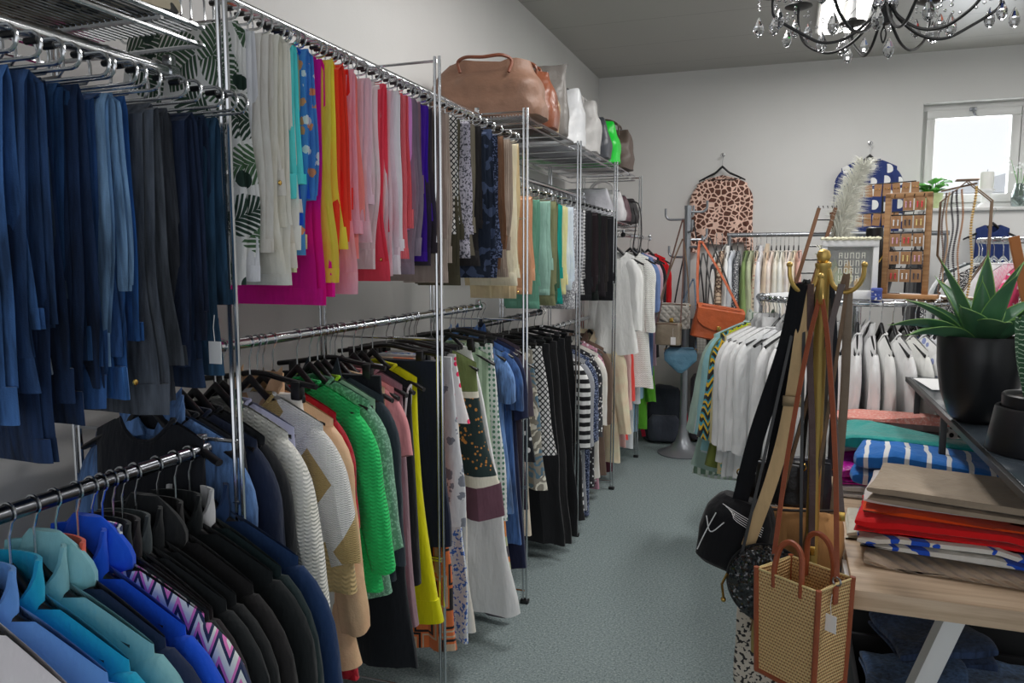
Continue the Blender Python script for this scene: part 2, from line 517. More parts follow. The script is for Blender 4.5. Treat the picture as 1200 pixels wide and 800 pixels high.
def fold_trousers(name, label, cat, group, loc, rz, mat, L1, L2, w=(.22, .25, .19, .165), xf=.2, waist=True, mat2=None, hem='hem', puff=1.0, flare=0.0, seed=0, tag_at=None, spread=1.0, button=False):
    """Trousers folded over a bar: near side (y<0) length L1, far side L2. One end is the waist, the other the two hems.
    waist True: the waist hangs on the near side."""
    R = random.Random(seed)
    root = thing(name, label, cat, loc, rz, group)
    lx = R.uniform(-.012, .012)
    LW, LH = (L1, L2) if waist else (L2, L1)
    sgn = -1 if waist else 1
    ph = [R.uniform(0, 6.28) for _ in range(8)]
    n = 15
    splay = R.uniform(.3, 1.0)

    def path(s, g):
        # s from 0 at waist end to 1 at hem end
        tot = LW + LH
        d = s * tot
        if d < LW: z = -(LW - d); y = sgn * g * (1 - smoothstep((z + .05) / .05) * .0)
        else: z = -(d - LW); y = -sgn * g
        # round over the bar
        if z > -.03: 
            k = -z / .03
            y *= math.sqrt(max(0, 1 - (1 - k) ** 2)) if k < 1 else 1
            z = z - .004
        return y, z

    def width(s):
        k = [0, .22, .55, 1.0]
        for i in range(3):
            if s <= k[i + 1]:
                q = (s - k[i]) / (k[i + 1] - k[i]); return w[i] + (w[i + 1] - w[i]) * smoothstep(q)
        return w[3]

    def loop(s, g, th, dx, bulge=1.0):
        y, z = path(s, g)
        W = width(s) + flare * max(0, s - .6) / .4
        side = 1 if y > 0 else -1
        depth = min(1, -z / .4)
        y += side * (.006 + .008 * splay) * depth * spread + .006 * math.sin(z * 9 + ph[0]) * depth
        xfr = xf + lx + dx + .008 * math.sin(z * 8 + ph[1]) * depth + .004 * math.sin(z * 19 + ph[2]) * depth
        th *= bulge * puff * (.8 + .25 * math.sin(z * 7 + ph[3]))
        pts = []
        for k in range(n):
            a = 2 * PI * k / n
            cx, sy = math.cos(a), math.sin(a)
            x = xfr - W / 2 + (W / 2) * math.copysign(abs(cx) ** .55, cx)
            yy = y + th * math.copysign(abs(sy) ** .8, sy)
            yy += depth * .005 * math.sin((x - xfr) * 42 + ph[4] + z * 3) + depth * .003 * math.sin((x - xfr) * 75 + ph[5] - z * 5)
            pts.append((x, yy, z))
        return pts
    N = 40
    ss = [i / N for i in range(N + 1)]
    s0 = .055 / (LW + LH)
    for li, (g, dx, e) in enumerate(((.0065, 0.0, 1.0), (.0165, R.uniform(-.02, .008), 1 - R.uniform(0, .02)))):
        m = MB().loft([loop(s0 + (e - s0) * s, g, .0055, dx) for s in ss])
        m.build('trouser_leg', mat, root)
    # waistband and its seam
    m = MB().loft([loop(s, .0115, .0125, .003, b) for s, b in ((0, .85), (.02 * s0, .9), (.5 * s0, .93), (s0, .95), (s0 * 1.05, .7))])
    m.build('waistband', mat2 or mat, root)
    # hem edge
    if hem:
        for g, dx in ((.0065, .001), (.0165, .0)):
            m = MB().loft([loop(s, g, .0058, dx, b) for s, b in ((.965, .9), (.966, 1.04), (.985, 1.06), (.999, 1.04), (1.0, .9))])
            m.build('hem', mat, root)
    if button:
        y, z = path(s0 * .5, .0115)
        m = MB().lathe([(.0, -.002), (.005, -.002), (.006, 0), (.005, .002), (0, .003)], 10)
        m.build('button', BRASS, root, (xf + lx + .004, y, z), (0, PI / 2, 0))
        m = MB()
        for q in (-.03, -.12):
            m.box((xf + lx + q, y + sgn * (.018 * puff + .006), z + .005), (.012, .004, .06), .001)
        m.build('belt_loop', mat, root)
    if tag_at:
        price_tag(root, xf + lx + .012, sgn * .03, tag_at, 1.0)
    return root


def hang_top(name, label, cat, group, loc, rz, mat, L=.62, W=.2, T=.03, sl=.5, flare=.02, collar='crew', mat2=None, seed=0, fold=1.0, sleeve_w=.055, cuff=None, hemband=None, zs=-.095, neck=.075, tags=False, hood=None, hemmat=None, front=None, frontcol=None, so=.03):
    """A garment on a shoulder hanger. zs: neck height below the rod."""
    R = random.Random(seed)
    root = thing(name, label, cat, loc, rz, group)
    ph = [R.uniform(0, 6.28) for _ in range(10)]
    nv, n = 18, 36
    lean = R.uniform(-.012, .012)

    def ztop(x): return -.012 - .085 * (abs(x) / .2) ** 1.2

    def loop(v, scale=1.0, l=L):
        Wv = W * (1.0 - .012 * math.sin(min(1, v / .35) * PI)) + flare * v * v
        Tv = (.005 + .012 * min(1, v / .035) + (T - .017) * smoothstep(v / .25)) * (1 + .3 * v)
        pts = []
        for k in range(n):
            a = 2 * PI * k / n
            cx, sy = math.cos(a), math.sin(a)
            x = Wv * math.copysign(abs(cx) ** .75, cx) * scale
            y = (Tv + (.016 * max(0, 1 - (x / neck) ** 2) * max(0, 1 - v / .3))) * math.copysign(abs(sy) ** .7, sy) * scale
            zt = ztop(min(W, abs(x)) * math.copysign(1, x))
            dip = 0
            if abs(x) < neck and v < .3:
                q = 1 - (x / neck) ** 2
                dip = q * (.075 if sy < 0 else .02) * (1 - v / .3)
            z = (zt * (1 - v) - l * v) - dip
            z += v * v * .012 * math.sin(x * 17 + ph[6])
            y += fold * v * (.012 * math.sin(x * 26 + ph[0] + v * 2) + .008 * math.sin(x * 47 + ph[1] - v * 3)) * (1 if sy < 0 else .8)
            y += lean * v
            x += fold * .006 * v * math.sin(z * (7 + 3 * math.sin(ph[9])) + ph[2])
            pts.append((x, y, zs + z))
        return pts
    vs = [0, .02, .06, .1] + [.1 + .9 * i / (nv - 4) for i in range(1, nv - 3)]
    MB().loft([loop(v) for v in vs], cap0=False).build('body', mat, root)
    # sleeves
    if sl > 0:
        for s in (-1, 1):
            rows = []; M = 22; w1 = sleeve_w; NS = 26
            sway = R.uniform(-.012, .012)

            def cl(d):
                e = min(1, d / .15)
                x = W - .085 + .085 * math.sin(e * PI / 2) + so * max(0, d - .06) / max(.1, sl) + .006 * math.sin(d * (6 + 3 * math.sin(ph[1])) + ph[3] + s) * e
                zd = .15 * (1 - math.cos(e * PI / 2)) if d < .15 else d
                return Vector((x, .004 * math.sin(d * 7 + ph[8]) + (lean + sway) * d / max(.1, sl), ztop(W - .06) - w1 * .62 - .012 - zd))
            for i in range(M + 1):
                q = i / M; d = .035 + q * (sl - .035)
                c = cl(d); tg = (cl(d + .01) - cl(d - .01)).normalized()
                nn_ = Vector((-tg.z, 0, tg.x))
                e = min(1, d / .14)
                rx = w1 * (.62 + .38 * smoothstep(e)) * (1 - .28 * q) * (1 + .03 * math.sin(d * 41 + ph[5]) * math.sin(d * 9 + ph[6]))
                ry = min(T * (.62 + .3 * smoothstep(e) + .35 * q), rx * .82)
                if q == 0: rx *= .5; ry *= .4
                rr_ = []
                for j in range(NS):
                    b = 2 * PI * j / NS
                    cr = 1 + min(1, q * 3) * (.10 * math.sin(4 * b + ph[0] + d * 5) + .07 * math.sin(7 * b - d * 9 + ph[2])) + .05 * math.sin(3 * b + d * 34 + ph[5]) * min(1, q * 2)
                    v_ = c + nn_ * (rx * math.cos(b) * (.75 + .25 * cr)) + Vector((0, ry * math.sin(b) * cr, 0))
                    rr_.append((s * v_.x, v_.y, zs + v_.z + .006 * math.sin(2 * b + ph[6]) * q))
                rows.append(rr_)
            MB().loft(rows).build('sleeve', mat, root)
            if cuff:
                cm = cuff if not isinstance(cuff, bool) else mat
                last = rows[-1]; c = Vector((sum(p[0] for p in last) / len(last), sum(p[1] for p in last) / len(last), last[0][2]))
                rr = []
                for k, dz in ((.92, .002), (1.0, 0), (.98, -.045), (.85, -.05)):
                    rr.append([(c.x + (p[0] - c.x) * k * .95, c.y + (p[1] - c.y) * k, c.z + dz) for p in last])
                MB().loft(rr).build('cuff', cm, root)
    elif sl < 0:   # cap edge at a sleeveless armhole
        for s in (-1, 1):
            pts = [(s * (W * (1 - .1 * math.sin(a))) , .9 * T * math.sin(a * 2 - PI) * .6, zs + ztop(W) - .09 + .085 * math.cos(a * 2 * .5 * 2)) for a in [PI * i / 12 for i in range(13)]]
            MB().tube(pts, .004, 6).build('armhole_trim', mat2 or mat, root)
    # collar
    cm = mat2 or mat
    if collar in ('stand', 'shirt', 'hood'):
        rows = []
        hgt = {'stand': .045, 'shirt': .03, 'hood': .05}[collar]
        for z, k in ((-.03, 1.0), (0.0, 1.02), (hgt * .6, .98), (hgt, 1.0), (hgt, .86), (0, .84)):
            rr = []
            for j in range(24):
                a = 2 * PI * j / 24
                f = -.075 * max(0, -math.sin(a)) ** .8 
                rr.append((neck * .86 * k * math.cos(a), .026 * k * math.sin(a) - .002, zs + z + f - .022))
            rows.append(rr)
        MB().loft(rows, cap0=False, cap1=False).build('collar', cm, root)
        if collar == 'shirt':
            for s in (-1, 1):
                MB().loft([[(s * .012, -.036, zs - .075), (s * .055, -.045, zs - .085), (s * .08, -.03, zs - .02), (s * .06, -.005, zs + .024), (s * .045, -.03, zs - .01)],
                           [(s * .012, -.041, zs - .075), (s * .055, -.051, zs - .086), (s * .085, -.034, zs - .02), (s * .063, -.002, zs + .028), (s * .045, -.036, zs - .008)]]).build('collar_point', cm, root)
            MB().loft([[(x, y, zs - .08 - q * (L - .1)) for x, y in ((-.013, -T * 1.12 - .012 * q), (.013, -T * 1.12 - .012 * q), (.013, -T * 1.0), (-.013, -T * 1.0))] for q in [i / 6 for i in range(7)]]).build('button_placket', cm, root)
        if collar == 'hood':
            rows = []
            for i in range(9):
                q = i / 8; b = math.sin(q * PI) 
                rows.append([(.075 * math.cos(2 * PI * j / 16) * (.45 + .7 * b), .02 + .03 * q + (.028 * b + .008) * math.sin(2 * PI * j / 16), zs + .045 - .15 * q) for j in range(16)])
            MB().loft(rows).build('hood', cm, root)
    elif collar == 'crew':
        pts = []
        for j in range(24):
            a = 2 * PI * j / 24
            x = neck * math.cos(a); q = 1 - (x / neck) ** 2
            pts.append((x, .019 * math.sin(a), zs + ztop(x) - q * (.075 if math.sin(a) < 0 else .02)))
        MB().tube(pts, .0055, 6, True).build('neckband', cm, root)
    elif collar == 'lapel':
        for s in (-1, 1):
            MB().loft([[(s * .004, -T * 1.15 - .008 - e, zs - .34), (s * .075, -T - .015 - e, zs - .16), (s * .085, -.03 - e, zs - .07), (s * .05, -.005 - e, zs + .015), (s * .03, -.02 - e, zs - .05)] for e in (0, .006)]).build('lapel', cm, root)
    if hemband:
        l2 = L + hemband
        rows = [loop(1.0, .99)] 
        base = loop(1.0, 1.02)
        for q in (0, .3, .6, 1):
            rows.append([(p[0] * (1 + .06 * q), p[1] * (1 + .1 * q) + .006 * q * math.sin(p[0] * 60), p[2] - hemband * q) for p in base])
        MB().loft(rows).build('hem_frill', hemmat or cm, root)
    if front:   # second cloth as a front panel, e.g. an open cardigan's inner shirt
        MB().loft([[(x, -T * 1.05 * (1 + .3 * v) - .008 - e + .012 * v * math.sin(x * 26 + ph[0] + v * 2), zs - .09 - v * (L - .1)) for x in [-front + 2 * front * i / 8 for i in range(9)] for e in (0,)] for v in [i / 10 for i in range(11)]], closed=False).build('front_panel', frontcol, root)
    if tags: price_tag(root, .1, -T - .02, zs - .25, 1.0)
    return root


def hang_skirt(name, label, cat, group, loc, rz, mat, L=.6, W0=.17, W1=.22, T=.022, mat2=None, seed=0, pleat=1.0, band=.04, zs=-.135, hemband=0, hemmat=None, mid=None, midmat=None):
    R = random.Random(seed)
    root = thing(name, label, cat, loc, rz, group)
    ph = [R.uniform(0, 6.28) for _ in range(6)]; n = 40
    lean = R.uniform(-.015, .015)

    def loop(v, k=1.0, l=L):
        W = W0 + (W1 - W0) * v ** .8
        pts = []
        for j in range(n):
            a = 2 * PI * j / n; cx, sy = math.cos(a), math.sin(a)
            x = W * math.copysign(abs(cx) ** .7, cx) * k
            y = T * (.6 + .5 * v) * math.copysign(abs(sy) ** .6, sy) * k
            y += pleat * v * (.013 * math.sin(x * 38 + ph[0]) + .007 * math.sin(x * 71 + ph[1])) + lean * v
            x += .008 * v * math.sin(v * l * 14 + ph[2])
            pts.append((x, y, zs - band * .5 - v * l + .008 * v * math.sin(x * 14 + ph[3])))
        return pts
    MB().loft([loop(i / 16) for i in range(17)]).build('skirt_body', mat, root)
    rows = [[(p[0] * k, p[1] * k2, zs + z) for p in loop(0)] for z, k, k2 in ((0, .97, .9), (0, 1.02, 1.1), (-band, 1.03, 1.15), (-band, .98, .9))]
    MB().loft(rows).build('waistband', mat2 or mat, root)
    if mid:
        MB().loft([[(p[0] * 1.012, p[1] * 1.06 + math.copysign(.002, p[1]), p[2]) for p in loop(v)] for v in [mid[0] + (mid[1] - mid[0]) * i / 6 for i in range(7)]], cap0=False, cap1=False).build('decorated_panel', midmat, root)
    if hemband:
        base = loop(1.0)
        MB().loft([[(p[0] * (1 + .07 * q), p[1] * (1 + .15 * q) + .006 * q * math.sin(p[0] * 55), p[2] - hemband * q) for p in base] for q in (0, .35, .7, 1)]).build('hem_frill', hemmat or mat, root)
    return root
# ------------------------------------------------------------------ room
XL, XR, YB, YF, HC = -1.68, 3.6, 7.1, -2.6, 3.25


def painted(name, c, bumpy=.15, vary=.02, rough=.85):
    t = NT(name); v = t.coords()
    t.l.new(t.mix(t.noise(v, 2.5, 4), rgb(tuple(x * (1 - vary) for x in c), 1), rgb(tuple(min(255, x * (1 + vary)) for x in c), 1)), t.b.inputs['Base Color'])
    t.b.inputs['Roughness'].default_value = rough
    n = t.bump(t.noise(v, 140, 4), bumpy, .004)
    t.l.new(t.bump(t.noise(v, 6, 3), .1, .02, n), t.b.inputs['Normal'])
    return t.m


WALLM = painted('white_plaster', (221, 220, 218))
t = NT('speckled_carpet'); v = t.coords()
sp = t.noise(v, 110, 3, .8)
c_ = t.ramp(sp, [(.30, rgb((86, 97, 100), 1)), (.45, rgb((130, 144, 146), 1)), (.58, rgb((154, 166, 166), 1)), (.72, rgb((190, 200, 196), 1))])
big = t.noise(v, 1.6, 3)
c_ = t.mix(big, c_, t.mix(.9, rgb((90, 106, 108), 1), c_))
t.l.new(c_, t.b.inputs['Base Color']); t.b.inputs['Roughness'].default_value = .95
t.b.inputs['Specular IOR Level'].default_value = .15
t.l.new(t.bump(t.noise(v, 260, 3), .5, .004), t.b.inputs['Normal'])
CARPET = t.m
t = NT('ceiling_panels'); v = t.coords(); X, Y, Z = t.sep(v)
t.b.inputs['Base Color'].default_value = rgb((172, 170, 165), 1)
t.b.inputs['Roughness'].default_value = .38
f1 = t.math('LESS_THAN', t.math('FRACT', t.math('MULTIPLY', t.math('ADD', Y, 10), 1 / .62)), .012)
t.l.new(t.mix(f1, rgb((172, 170, 165), 1), rgb((140, 138, 134), 1)), t.b.inputs['Base Color'])
t.l.new(t.bump(t.noise(v, 5, 2), .06, .02), t.b.inputs['Normal'])
CEILM = t.m

struct('floor', MB().box(((XL + XR) / 2, (YB + YF) / 2, -.05), (XR - XL + .4, YB - YF + .4, .1)), CARPET)
struct('ceiling', MB().box(((XL + XR) / 2, (YB + YF) / 2, HC + .05), (XR - XL + .4, YB - YF + .4, .1)), CEILM)
struct('wall_left', MB().box((XL - .1, (YB + YF) / 2, HC / 2), (.2, YB - YF, HC)), WALLM)
struct('wall_right', MB().box((XR + .1, (YB + YF) / 2, HC / 2), (.2, YB - YF, HC)), WALLM)
WX0, WX1, WZ0, WZ1 = .995, 2.35, 2.0, 2.85
m = MB()
for x0, x1, z0, z1 in ((XL - .2, WX0, 0, HC), (WX1, XR + .2, 0, HC), (WX0, WX1, 0, WZ0), (WX0, WX1, WZ1, HC)):
    m.box(((x0 + x1) / 2, YB + .15, (z0 + z1) / 2), (x1 - x0, .3, z1 - z0))
struct('wall_back', m, WALLM)
# boxed-out lower wall under the window with its sill
struct('wall_ledge', MB().box(((WX0 + XR) / 2, YB - .15, .985), (XR - WX0, .3, 1.97)), WALLM)
FRAMEW = plain('white_window_frame', (214, 214, 212), .35, k=1)
struct('trim_1', MB().box(((WX0 + XR) / 2, YB - .12, 1.983), (XR - WX0 - .002, .42, .026), .006), FRAMEW)
wr = bpy.data.objects.new('window_1', None); COL.objects.link(wr); wr['kind'] = 'structure'; wr.location = (0, 0, 0)


def ring(mb, x0, x1, z0, z1, y, w, d, bev=.006):
    mb.box(((x0 + x1) / 2, y, z0 + w / 2), (x1 - x0, d, w), bev).box(((x0 + x1) / 2, y, z1 - w / 2), (x1 - x0, d, w), bev)
    mb.box((x0 + w / 2, y, (z0 + z1) / 2), (w, d, z1 - z0 - 2 * w), bev).box((x1 - w / 2, y, (z0 + z1) / 2), (w, d, z1 - z0 - 2 * w), bev)
    return mb


ring(MB(), WX0, WX1, WZ0 + .01, WZ1, YB + .14, .05, .08).build('window_frame', FRAMEW, wr)
ring(MB(), 1.035, 1.70, 2.06, 2.80, YB + .11, .065, .07).build('window_sash', FRAMEW, wr)
ring(MB(), 1.705, 2.32, 2.06, 2.80, YB + .11, .065, .07).build('window_sash', FRAMEW, wr)
t = NT('window_glass')
t.b.inputs['Alpha'].default_value = .06; t.b.inputs['Roughness'].default_value = .03
t.b.inputs['Base Color'].default_value = (.97, .98, .98, 1)
for x0, x1 in ((1.1, 1.635), (1.77, 2.255)):
    MB().box(((x0 + x1) / 2, YB + .11, 2.43), (x1 - x0, .006, .615)).build('pane', t.m, wr)
MB().box((1.36, YB + .068, 2.795), (.05, .018, .03), .006).tube([(1.36, YB + .06, 2.79), (1.36, YB + .045, 2.77), (1.375, YB + .045, 2.74)], .009, 8).build('window_handle', STEEL, wr)
# the street side: a pale gabled building seen faintly through the pane
hb = thing('building', 'pale gabled building seen faintly through the window', 'building', (8.2, 34, 0))
PALE = plain('pale_render', (235, 235, 236), .8, k=1.3); PROOF = plain('pale_roof', (190, 192, 196), .8, k=1.3)
MB().box((0, 0, 1.95), (6, 6, 3.9)).build('house_wall', PALE, hb)
MB().loft([[(-3.4, y, 3.9), (3.2, y, 3.9), (1.6, y, 5.2), (1.2, y, 5.25)] for y in (-3.3, 3.3)]).build('roof', PROOF, hb)
struct('ground_outside', MB().box((6, 24, -.06), (60, 33, .1)), plain('grey_asphalt', (150, 150, 150), .9))

# ------------------------------------------------------------------ wall rack: ladder panels, rods and wire shelves
XFP, XBP = -1.10, -1.56
PAN = [(1.33, 2.62, .02), (2.36, 2.26, .02), (3.27, 2.26, .02), (4.2, 2.25, .02), (5.17, 2.25, .02), (6.1, 2.25, .02)]
where_p = ['between the jeans and the leaf print trousers', 'between the purple and the grey brown trousers', 'after the beige trousers, holding the bag shelf',
           'in front of the black and checked trousers', 'behind the black trousers, under the grey bags', 'at the far end of the bag shelf']
for (y, zt, zb), wtxt in zip(PAN, where_p):
    r = thing('rack_upright', 'chrome ladder upright of the wall rack, ' + wtxt, 'clothes rack', (0, y, 0), 0, 'chrome uprights of the wall rack')
    for s in (-1, 1):
        MB().tube([(XFP + s * .0085, 0, zb), (XFP + s * .0085, 0, zt)], .0055, 8).build('front_post', CHROME, r)
    for s in (-1, 1):
        MB().tube([(XBP + s * .0085, 0, zb), (XBP + s * .0085, 0, zt)], .0055, 8).build('back_post', CHROME, r)
    zs_ = [zt - .015, .06, .55, 1.075 if y < 1.4 else .56, 1.21 if y < 1.4 else 1.33, 1.78]
    for z in zs_:
        MB().tube([(XBP, 0, z), (XFP, 0, z)], .0045, 8).build('rung', CHROME, r)
    MB().box((XFP, 0, .01), (.04, .03, .02), .004).box((XBP, 0, .01), (.04, .03, .02), .004).build('foot', BLACKPL, r)
RODX = -1.32


def rod(label, y0, y1, z, x=RODX, mat=CHROME, r=.0145):
    o = thing('hanging_rod', label, 'clothes rail', (x, y0, z), 0, 'hanging rods of the wall rack')
    MB().tube([(0, 0, 0), (0, y1 - y0, 0)], r, 16).build('rod', mat, o)
    for y in (0, y1 - y0):
        MB().tube([(0, y - .012, 0), (0, y + .012, 0)], r * 1.25, 16).box((0, y, .02), (.02, .02, .03), .003).build('end_bracket', mat, o)
    return o


DROD = plain('dark_chrome', (120, 122, 128), .22, 1.0, k=1)
rod('chrome rod along the wall that carries the row of blue jeans', .25, 1.31, 1.985, x=-1.22)
rod('chrome rod behind the palm leaf to beige trousers', 1.35, 3.25, 2.235)
rod('chrome rod behind the green to black trousers', 3.29, 5.15, 2.02)
rod('dark chrome rod with sports jackets, nearest of the low rods', .25, 1.31, 1.19, x=-1.18, mat=DROD)
rod('shiny chrome rod over the knitwear and skirts', 1.35, 3.25, 1.385)
rod('dark rod over the black skirts, behind the lattice print skirt', 3.29, 4.18, 1.30, mat=DROD)
rod('chrome rod over the striped to green jackets', 4.22, 6.08, 1.19)
rod('chrome rod with the white dresses beside the bag shelf', 5.6, 6.75, 1.78, x=-1.13)


def wire_shelf(label, y0, y1, z, x0, x1):
    o = thing('wire_shelf', label, 'shelf', (0, y0, z), 0, 'chrome wire shelves')
    L = y1 - y0
    m = MB()
    k = int((x1 - x0) / .015)
    for i in range(k + 1):
        x = x0 + (x1 - x0) * i / k
        m.tube([(x, 0, 0), (x, L, 0)], .0032, 5)
    for i in range(int(L / .28) + 1):
        m.tube([(x0, .01 + i * .28, -.008), (x1, .01 + i * .28, -.008)], .005, 6)
    m.build('wire_mesh', CHROME, o)
    for x in (x0, x1):
        MB().tube([(x, 0, 0), (x, L, 0)], .0055, 6).tube([(x, 0, -.035), (x, L, -.035)], .0045, 6).build('edge_rail', CHROME, o)
    for y in (.005, L - .005):
        MB().tube([(x0, y, -.035), (x1, y, -.035)], .005, 6).build('end_rail', CHROME, o)
    return o


wire_shelf('chrome wire shelf high above the row of jeans', .35, 1.31, 2.065, -1.56, -1.13)
wire_shelf('chrome wire shelf carrying the handbags', 3.29, 5.95, 2.235, -1.62, -1.12)
wire_shelf('low chrome wire shelf under the grey bags', 5.2, 6.08, 1.86, -1.62, -1.12)

# folded pieces on the shelf over the jeans
def folded(name, label, cat, group, loc, rz, mat, w, d, h, layers=3, seed=0, wob=1.0, mat_tag=None, lean=0.0):
    """A folded cloth: one sheet going to and fro, w along x (folds at both ends), d along y, h high."""
    R = random.Random(seed); root = thing(name, label, cat, loc, rz, group)
    ph = [R.uniform(0, 6.28) for _ in range(6)]
    th = h / layers
    n = 22
    offs = [R.uniform(-.012, .012) for _ in range(layers)]
    for li in range(layers):
        rows = []
        ww = w + offs[li]
        for i in range(n + 1):
            y = -d / 2 + d * i / n
            rr = []
            for k in range(30):
                a = 2 * PI * k / 30; cx, sy = math.cos(a), math.sin(a)
                x = ww / 2 * math.copysign(abs(cx) ** .28, cx)
                z = th * (li + .5) + th * .54 * math.copysign(abs(sy) ** .45, sy)
                e = min(1, (d / 2 - abs(y)) / .02 + .25)
                z = th * (li + .5) + (z - th * (li + .5)) * (.55 + .45 * e)
                amp = wob * (.004 + .006 * (li + 1) / layers)
                z += amp * (math.sin(x * 11 + ph[0] + y * 4) + .7 * math.sin(y * 13 + ph[1] - x * 6) + .4 * math.sin(x * 31 + y * 23 + ph[2]) - 1.0 * (1 if li == 0 else 0) + (0 if li else .2)) * (0 if (li == 0 and sy < 0) else 1)
                x += .006 * wob * math.sin(y * 17 + ph[3]) + lean * (li / layers)
                rr.append((x, y + .005 * math.sin(x * 12 + ph[4]), max(.001, z)))
            rows.append(rr)
        MB().loft(rows).build('folded_layer', mat, root)
    if mat_tag: price_tag(root, w * .3, -d * .3, h + .02)
    return root


folded('folded_blanket', 'cream folded blanket on the wire shelf above the jeans', 'blanket', None, (-1.30, 1.14, 2.072), 1.5, fabric((170, 160, 140), 'paisley', (120, 108, 92), .7), .26, .3, .07, 2, 3)
folded('folded_garment', 'maroon folded garment on the cream blanket above the jeans', 'clothing', None, (-1.33, 1.08, 2.145), 1.5, fabric((70, 38, 42)), .22, .26, .05, 2, 4)
folded('folded_garment', 'dark grey folded garment at the near end of the wire shelf', 'clothing', None, (-1.36, .75, 2.072), 1.6, fabric((62, 60, 60)), .3, .3, .07, 2, 6)

# ------------------------------------------------------------------ trousers on the upper rods
def trouser_row(specs, rz_, xf, where, group, hgroup, name='trousers', cat='trousers', w=None, rx=RODX, dr=.13, hk='wire'):
    for i, sp in enumerate(specs):
        u, vb, c, pat, phrase = sp[:5]; kw = dict(sp[5]) if len(sp) > 5 else {}
        X = rx + xf
        y = at(u, 250, X=X).y; zb = at(u, vb, X=X).z
        L1 = max(.2, rz_ - dr - .002 - zb)
        R = random.Random(i * 31 + 5)
        L2 = kw.pop('L2', L1 * R.uniform(.72, .95))
        mkw = {k: kw.pop(k) for k in ('c2', 'c3', 'sc') if k in kw}
        rot = R.uniform(-.05, .05)
        mat = fabric(c, pat, **mkw)
        nm = kw.pop('name', name)
        if w and 'w' not in kw: kw['w'] = w
        kw.setdefault('waist', R.random() < .6)
        fold_trousers(nm, f'{phrase} {where}', cat, group, (rx, y, rz_ - dr), rot, mat, L1, L2, xf=xf, seed=i * 7 + 1, **kw)
        put_hanger(hk, phrase, (rx, y, rz_ - .0), rot, where, hgroup)


JW = (.235, .27, .21, .185)
D = 'denim'
jeans = [
    (-52, 520, (30, 62, 110), D, 'mid blue jeans cut off by the photo edge', {}),
    (-22, 505, (24, 48, 88), D, 'navy jeans second from the photo edge', {}),
    (10, 500, (38, 80, 140), D, 'bright blue jeans with low waistband, first from the left', dict(waist=True)),
    (36, 462, (28, 58, 104), D, 'deep blue jeans with a stitched waistband', dict(waist=True)),
    (56, 545, (16, 38, 76), D, 'longest dark navy jeans hanging lowest', dict(waist=False, w=(.235, .27, .24, .23), button=False)),
    (62, 440, (52, 72, 98), D, 'ruched grey blue jeans with ladder seams', {}),
    (90, 466, (26, 68, 122), D, 'clean mid blue jeans with plain hem', dict(waist=False)),
    (104, 500, (18, 40, 78), D, 'dark blue jeans beside the clean mid blue pair', {}),
    (128, 480, (32, 72, 132), D, 'blue jeans with belt loops at the bottom', dict(waist=True)),
    (140, 430, (92, 130, 174), D, 'palest light blue jeans', {}),
    (155, 468, (30, 82, 150), D, 'vivid blue jeans with white thread tabs', dict(button=True, waist=True)),
    (184, 488, (66, 72, 82), D, 'charcoal grey jeans with a wide waistband', dict(waist=True)),
    (206, 470, (58, 62, 72), D, 'slate grey jeans behind the charcoal pair', {}),
    (228, 430, (22, 36, 66), D, 'navy jeans with a white price tag', dict(tag_at=-.47, waist=False)),
    (246, 455, (20, 38, 68), D, 'darkest navy jeans next to the chrome upright', dict(waist=True)),
    (258, 440, (24, 58, 88), D, 'teal blue jeans last before the chrome upright', {}),
]
trouser_row(jeans, 1.985, .14, 'on the jeans rail', 'blue jeans on the near rail', 'hangers of the jeans', 'jeans', 'jeans', JW, rx=-1.22, dr=.10, hk='wireshort')
W = False
LEAF = dict(c2=(70, 98, 70), c3=(36, 54, 48), sc=1.3)
wide = (.24, .27, .27, .30)
